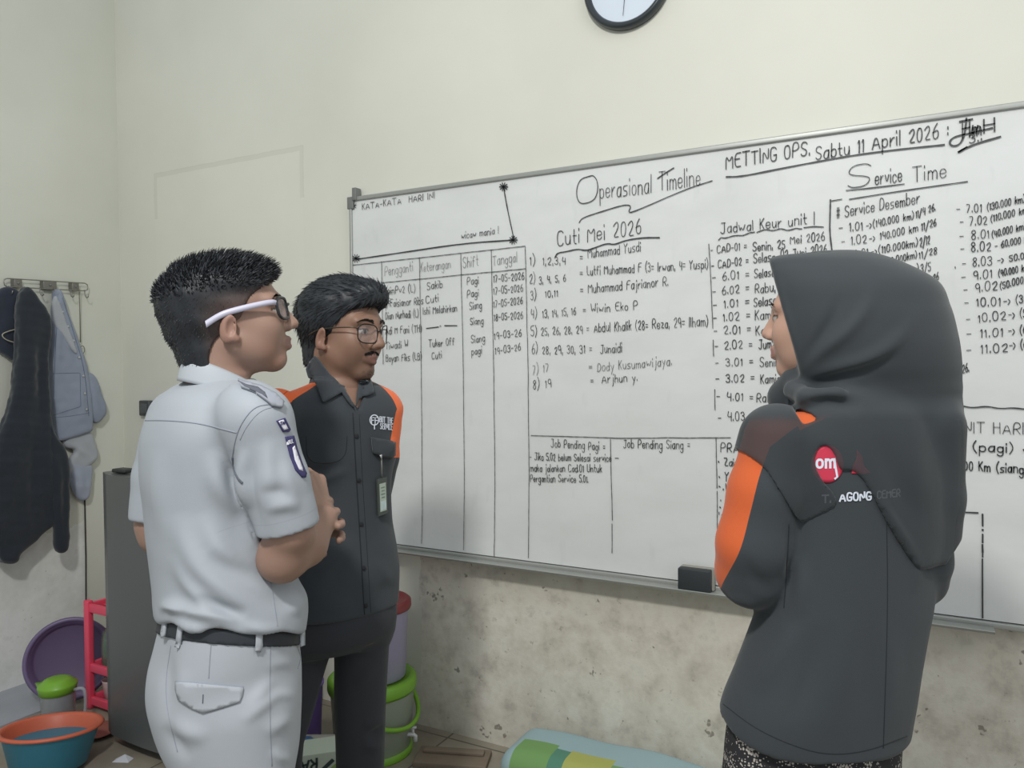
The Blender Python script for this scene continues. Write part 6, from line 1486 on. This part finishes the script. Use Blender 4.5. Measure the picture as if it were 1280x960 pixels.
V2, F2 = [], []; st, L_t = layout('RAIN', 0)
for qd in st: ribbon(V2, F2, [(-.002 - gx / L_t * .072, .244 - gy / 7 * .032 - .010 * (gx / L_t)) for gx, gy in chaikin(qd, 2)], .0065)
link('lettering', mesh('lettering', [(v[0], -.0516, v[1]) for v in V2], [f[::-1] for f in F2]), M_dkg, bx, False)
b = MB(); bl_ = to_world(loc(383, 935, 2.425)); b.lathe([(0, 0), (.027, 0), (.030, .006), (.032, .205), (.02, .218), (0, .22)], 28); o = b.build('can', plain('blue_white_can', rgb(66, 108, 150), .4, .3, 25), None, smooth=True); o.location = (bl_[0], bl_[1], 0); tag(o, 'blue can standing behind the upside-down carton', 'can')
# patterned cushion along the wall
cu = np.array([-.805, 2.285, 0.0])
def cush(P):
    q = np.abs(P - np.array([0, 0, .072], F32)); h_ = np.array([.455, .125, .070], F32); r = .058; qx = q - h_ + r
    qx[:, 2] += .016 * np.clip((q[:, 0] - .30) / .16, 0, 1) ** 2; d = np.sqrt((np.maximum(qx, 0) ** 2).sum(1)) + np.minimum(qx.max(1), 0) - r; return d.astype(F32)
V, F = surface(cush, (-.5, -.17, -.03), (.5, .17, .18), .007); V = relax(V, F, 2); V = lumps(V, F, .003, 14, 44); V[:, 2] -= V[:, 2].min() - .001
t = NT('patchwork_cushion_cloth'); co = t.coord(); sep = t.new('ShaderNodeSeparateXYZ'); t.ln(co, sep.inputs[0]); X, Y, Z = sep.outputs
base = t.mix(t.noise(co, 5, 3), rgb(150, 178, 186), rgb(166, 190, 192))
def rect(x0, x1, y0, y1):
    a = t.math('LESS_THAN', t.math('ABSOLUTE', t.math('SUBTRACT', X, (x0 + x1) / 2)), (x1 - x0) / 2); c = t.math('LESS_THAN', t.math('ABSOLUTE', t.math('SUBTRACT', Y, (y0 + y1) / 2)), (y1 - y0) / 2); return t.math('MULTIPLY', a, c)
for r_c, col in (((-.40, -.27, -.125, -.01), rgb(120, 162, 98)), ((-.27, -.22, -.125, -.03), rgb(88, 140, 118)), ((-.22, -.07, -.125, -.02), rgb(176, 180, 100)), ((-.07, .10, -.125, -.05), rgb(122, 166, 108)), ((.12, .30, -.125, .0), rgb(176, 180, 100)), ((.30, .40, -.1, .05), rgb(120, 162, 98))): base = t.mix(rect(*r_c), base, col)
t.color(base); t.p(Roughness=.8); t.bump(t.noise(co, 300, 2), .15, .001)
o = empty('cushion', tuple(cu), 0, 'long pale blue cushion with green and yellow patches lying along the back wall', 'cushion')
link('cover', mesh('cover', V, F), t.m, o)
b = MB(); pp_ = []
for k_ in range(80):
    a = 2 * math.pi * k_ / 80; c_, s_ = math.cos(a), math.sin(a); n = 5; r = (abs(c_ / .452) ** n + abs(s_ / .123) ** n) ** (-1 / n); pp_.append((r * c_, r * s_, .064))
b.tube(pp_, .004, 7, closed=True); b.build('piping', plain('brown_piping', rgb(120, 92, 82), .8), o, smooth=True)
# board lying by the wall
q_ = hit(560, 950, 2, .0); b = MB(); b.box((0, 0, .010), (.26, .12, .020)); b.box((0, .02, .026), (.22, .03, .012)); o = b.build('wooden_board', plain('worn_brown_wood', rgb(132, 118, 102), .7, .1, 18, bump=.3, bscale=40), None, bevel=.003); o.location = (q_[0] + .02, q_[1] + .0, 0.0); o.rotation_euler = (0, 0, .35); tag(o, 'worn brown wooden board lying on the floor beside the drink container', 'board')
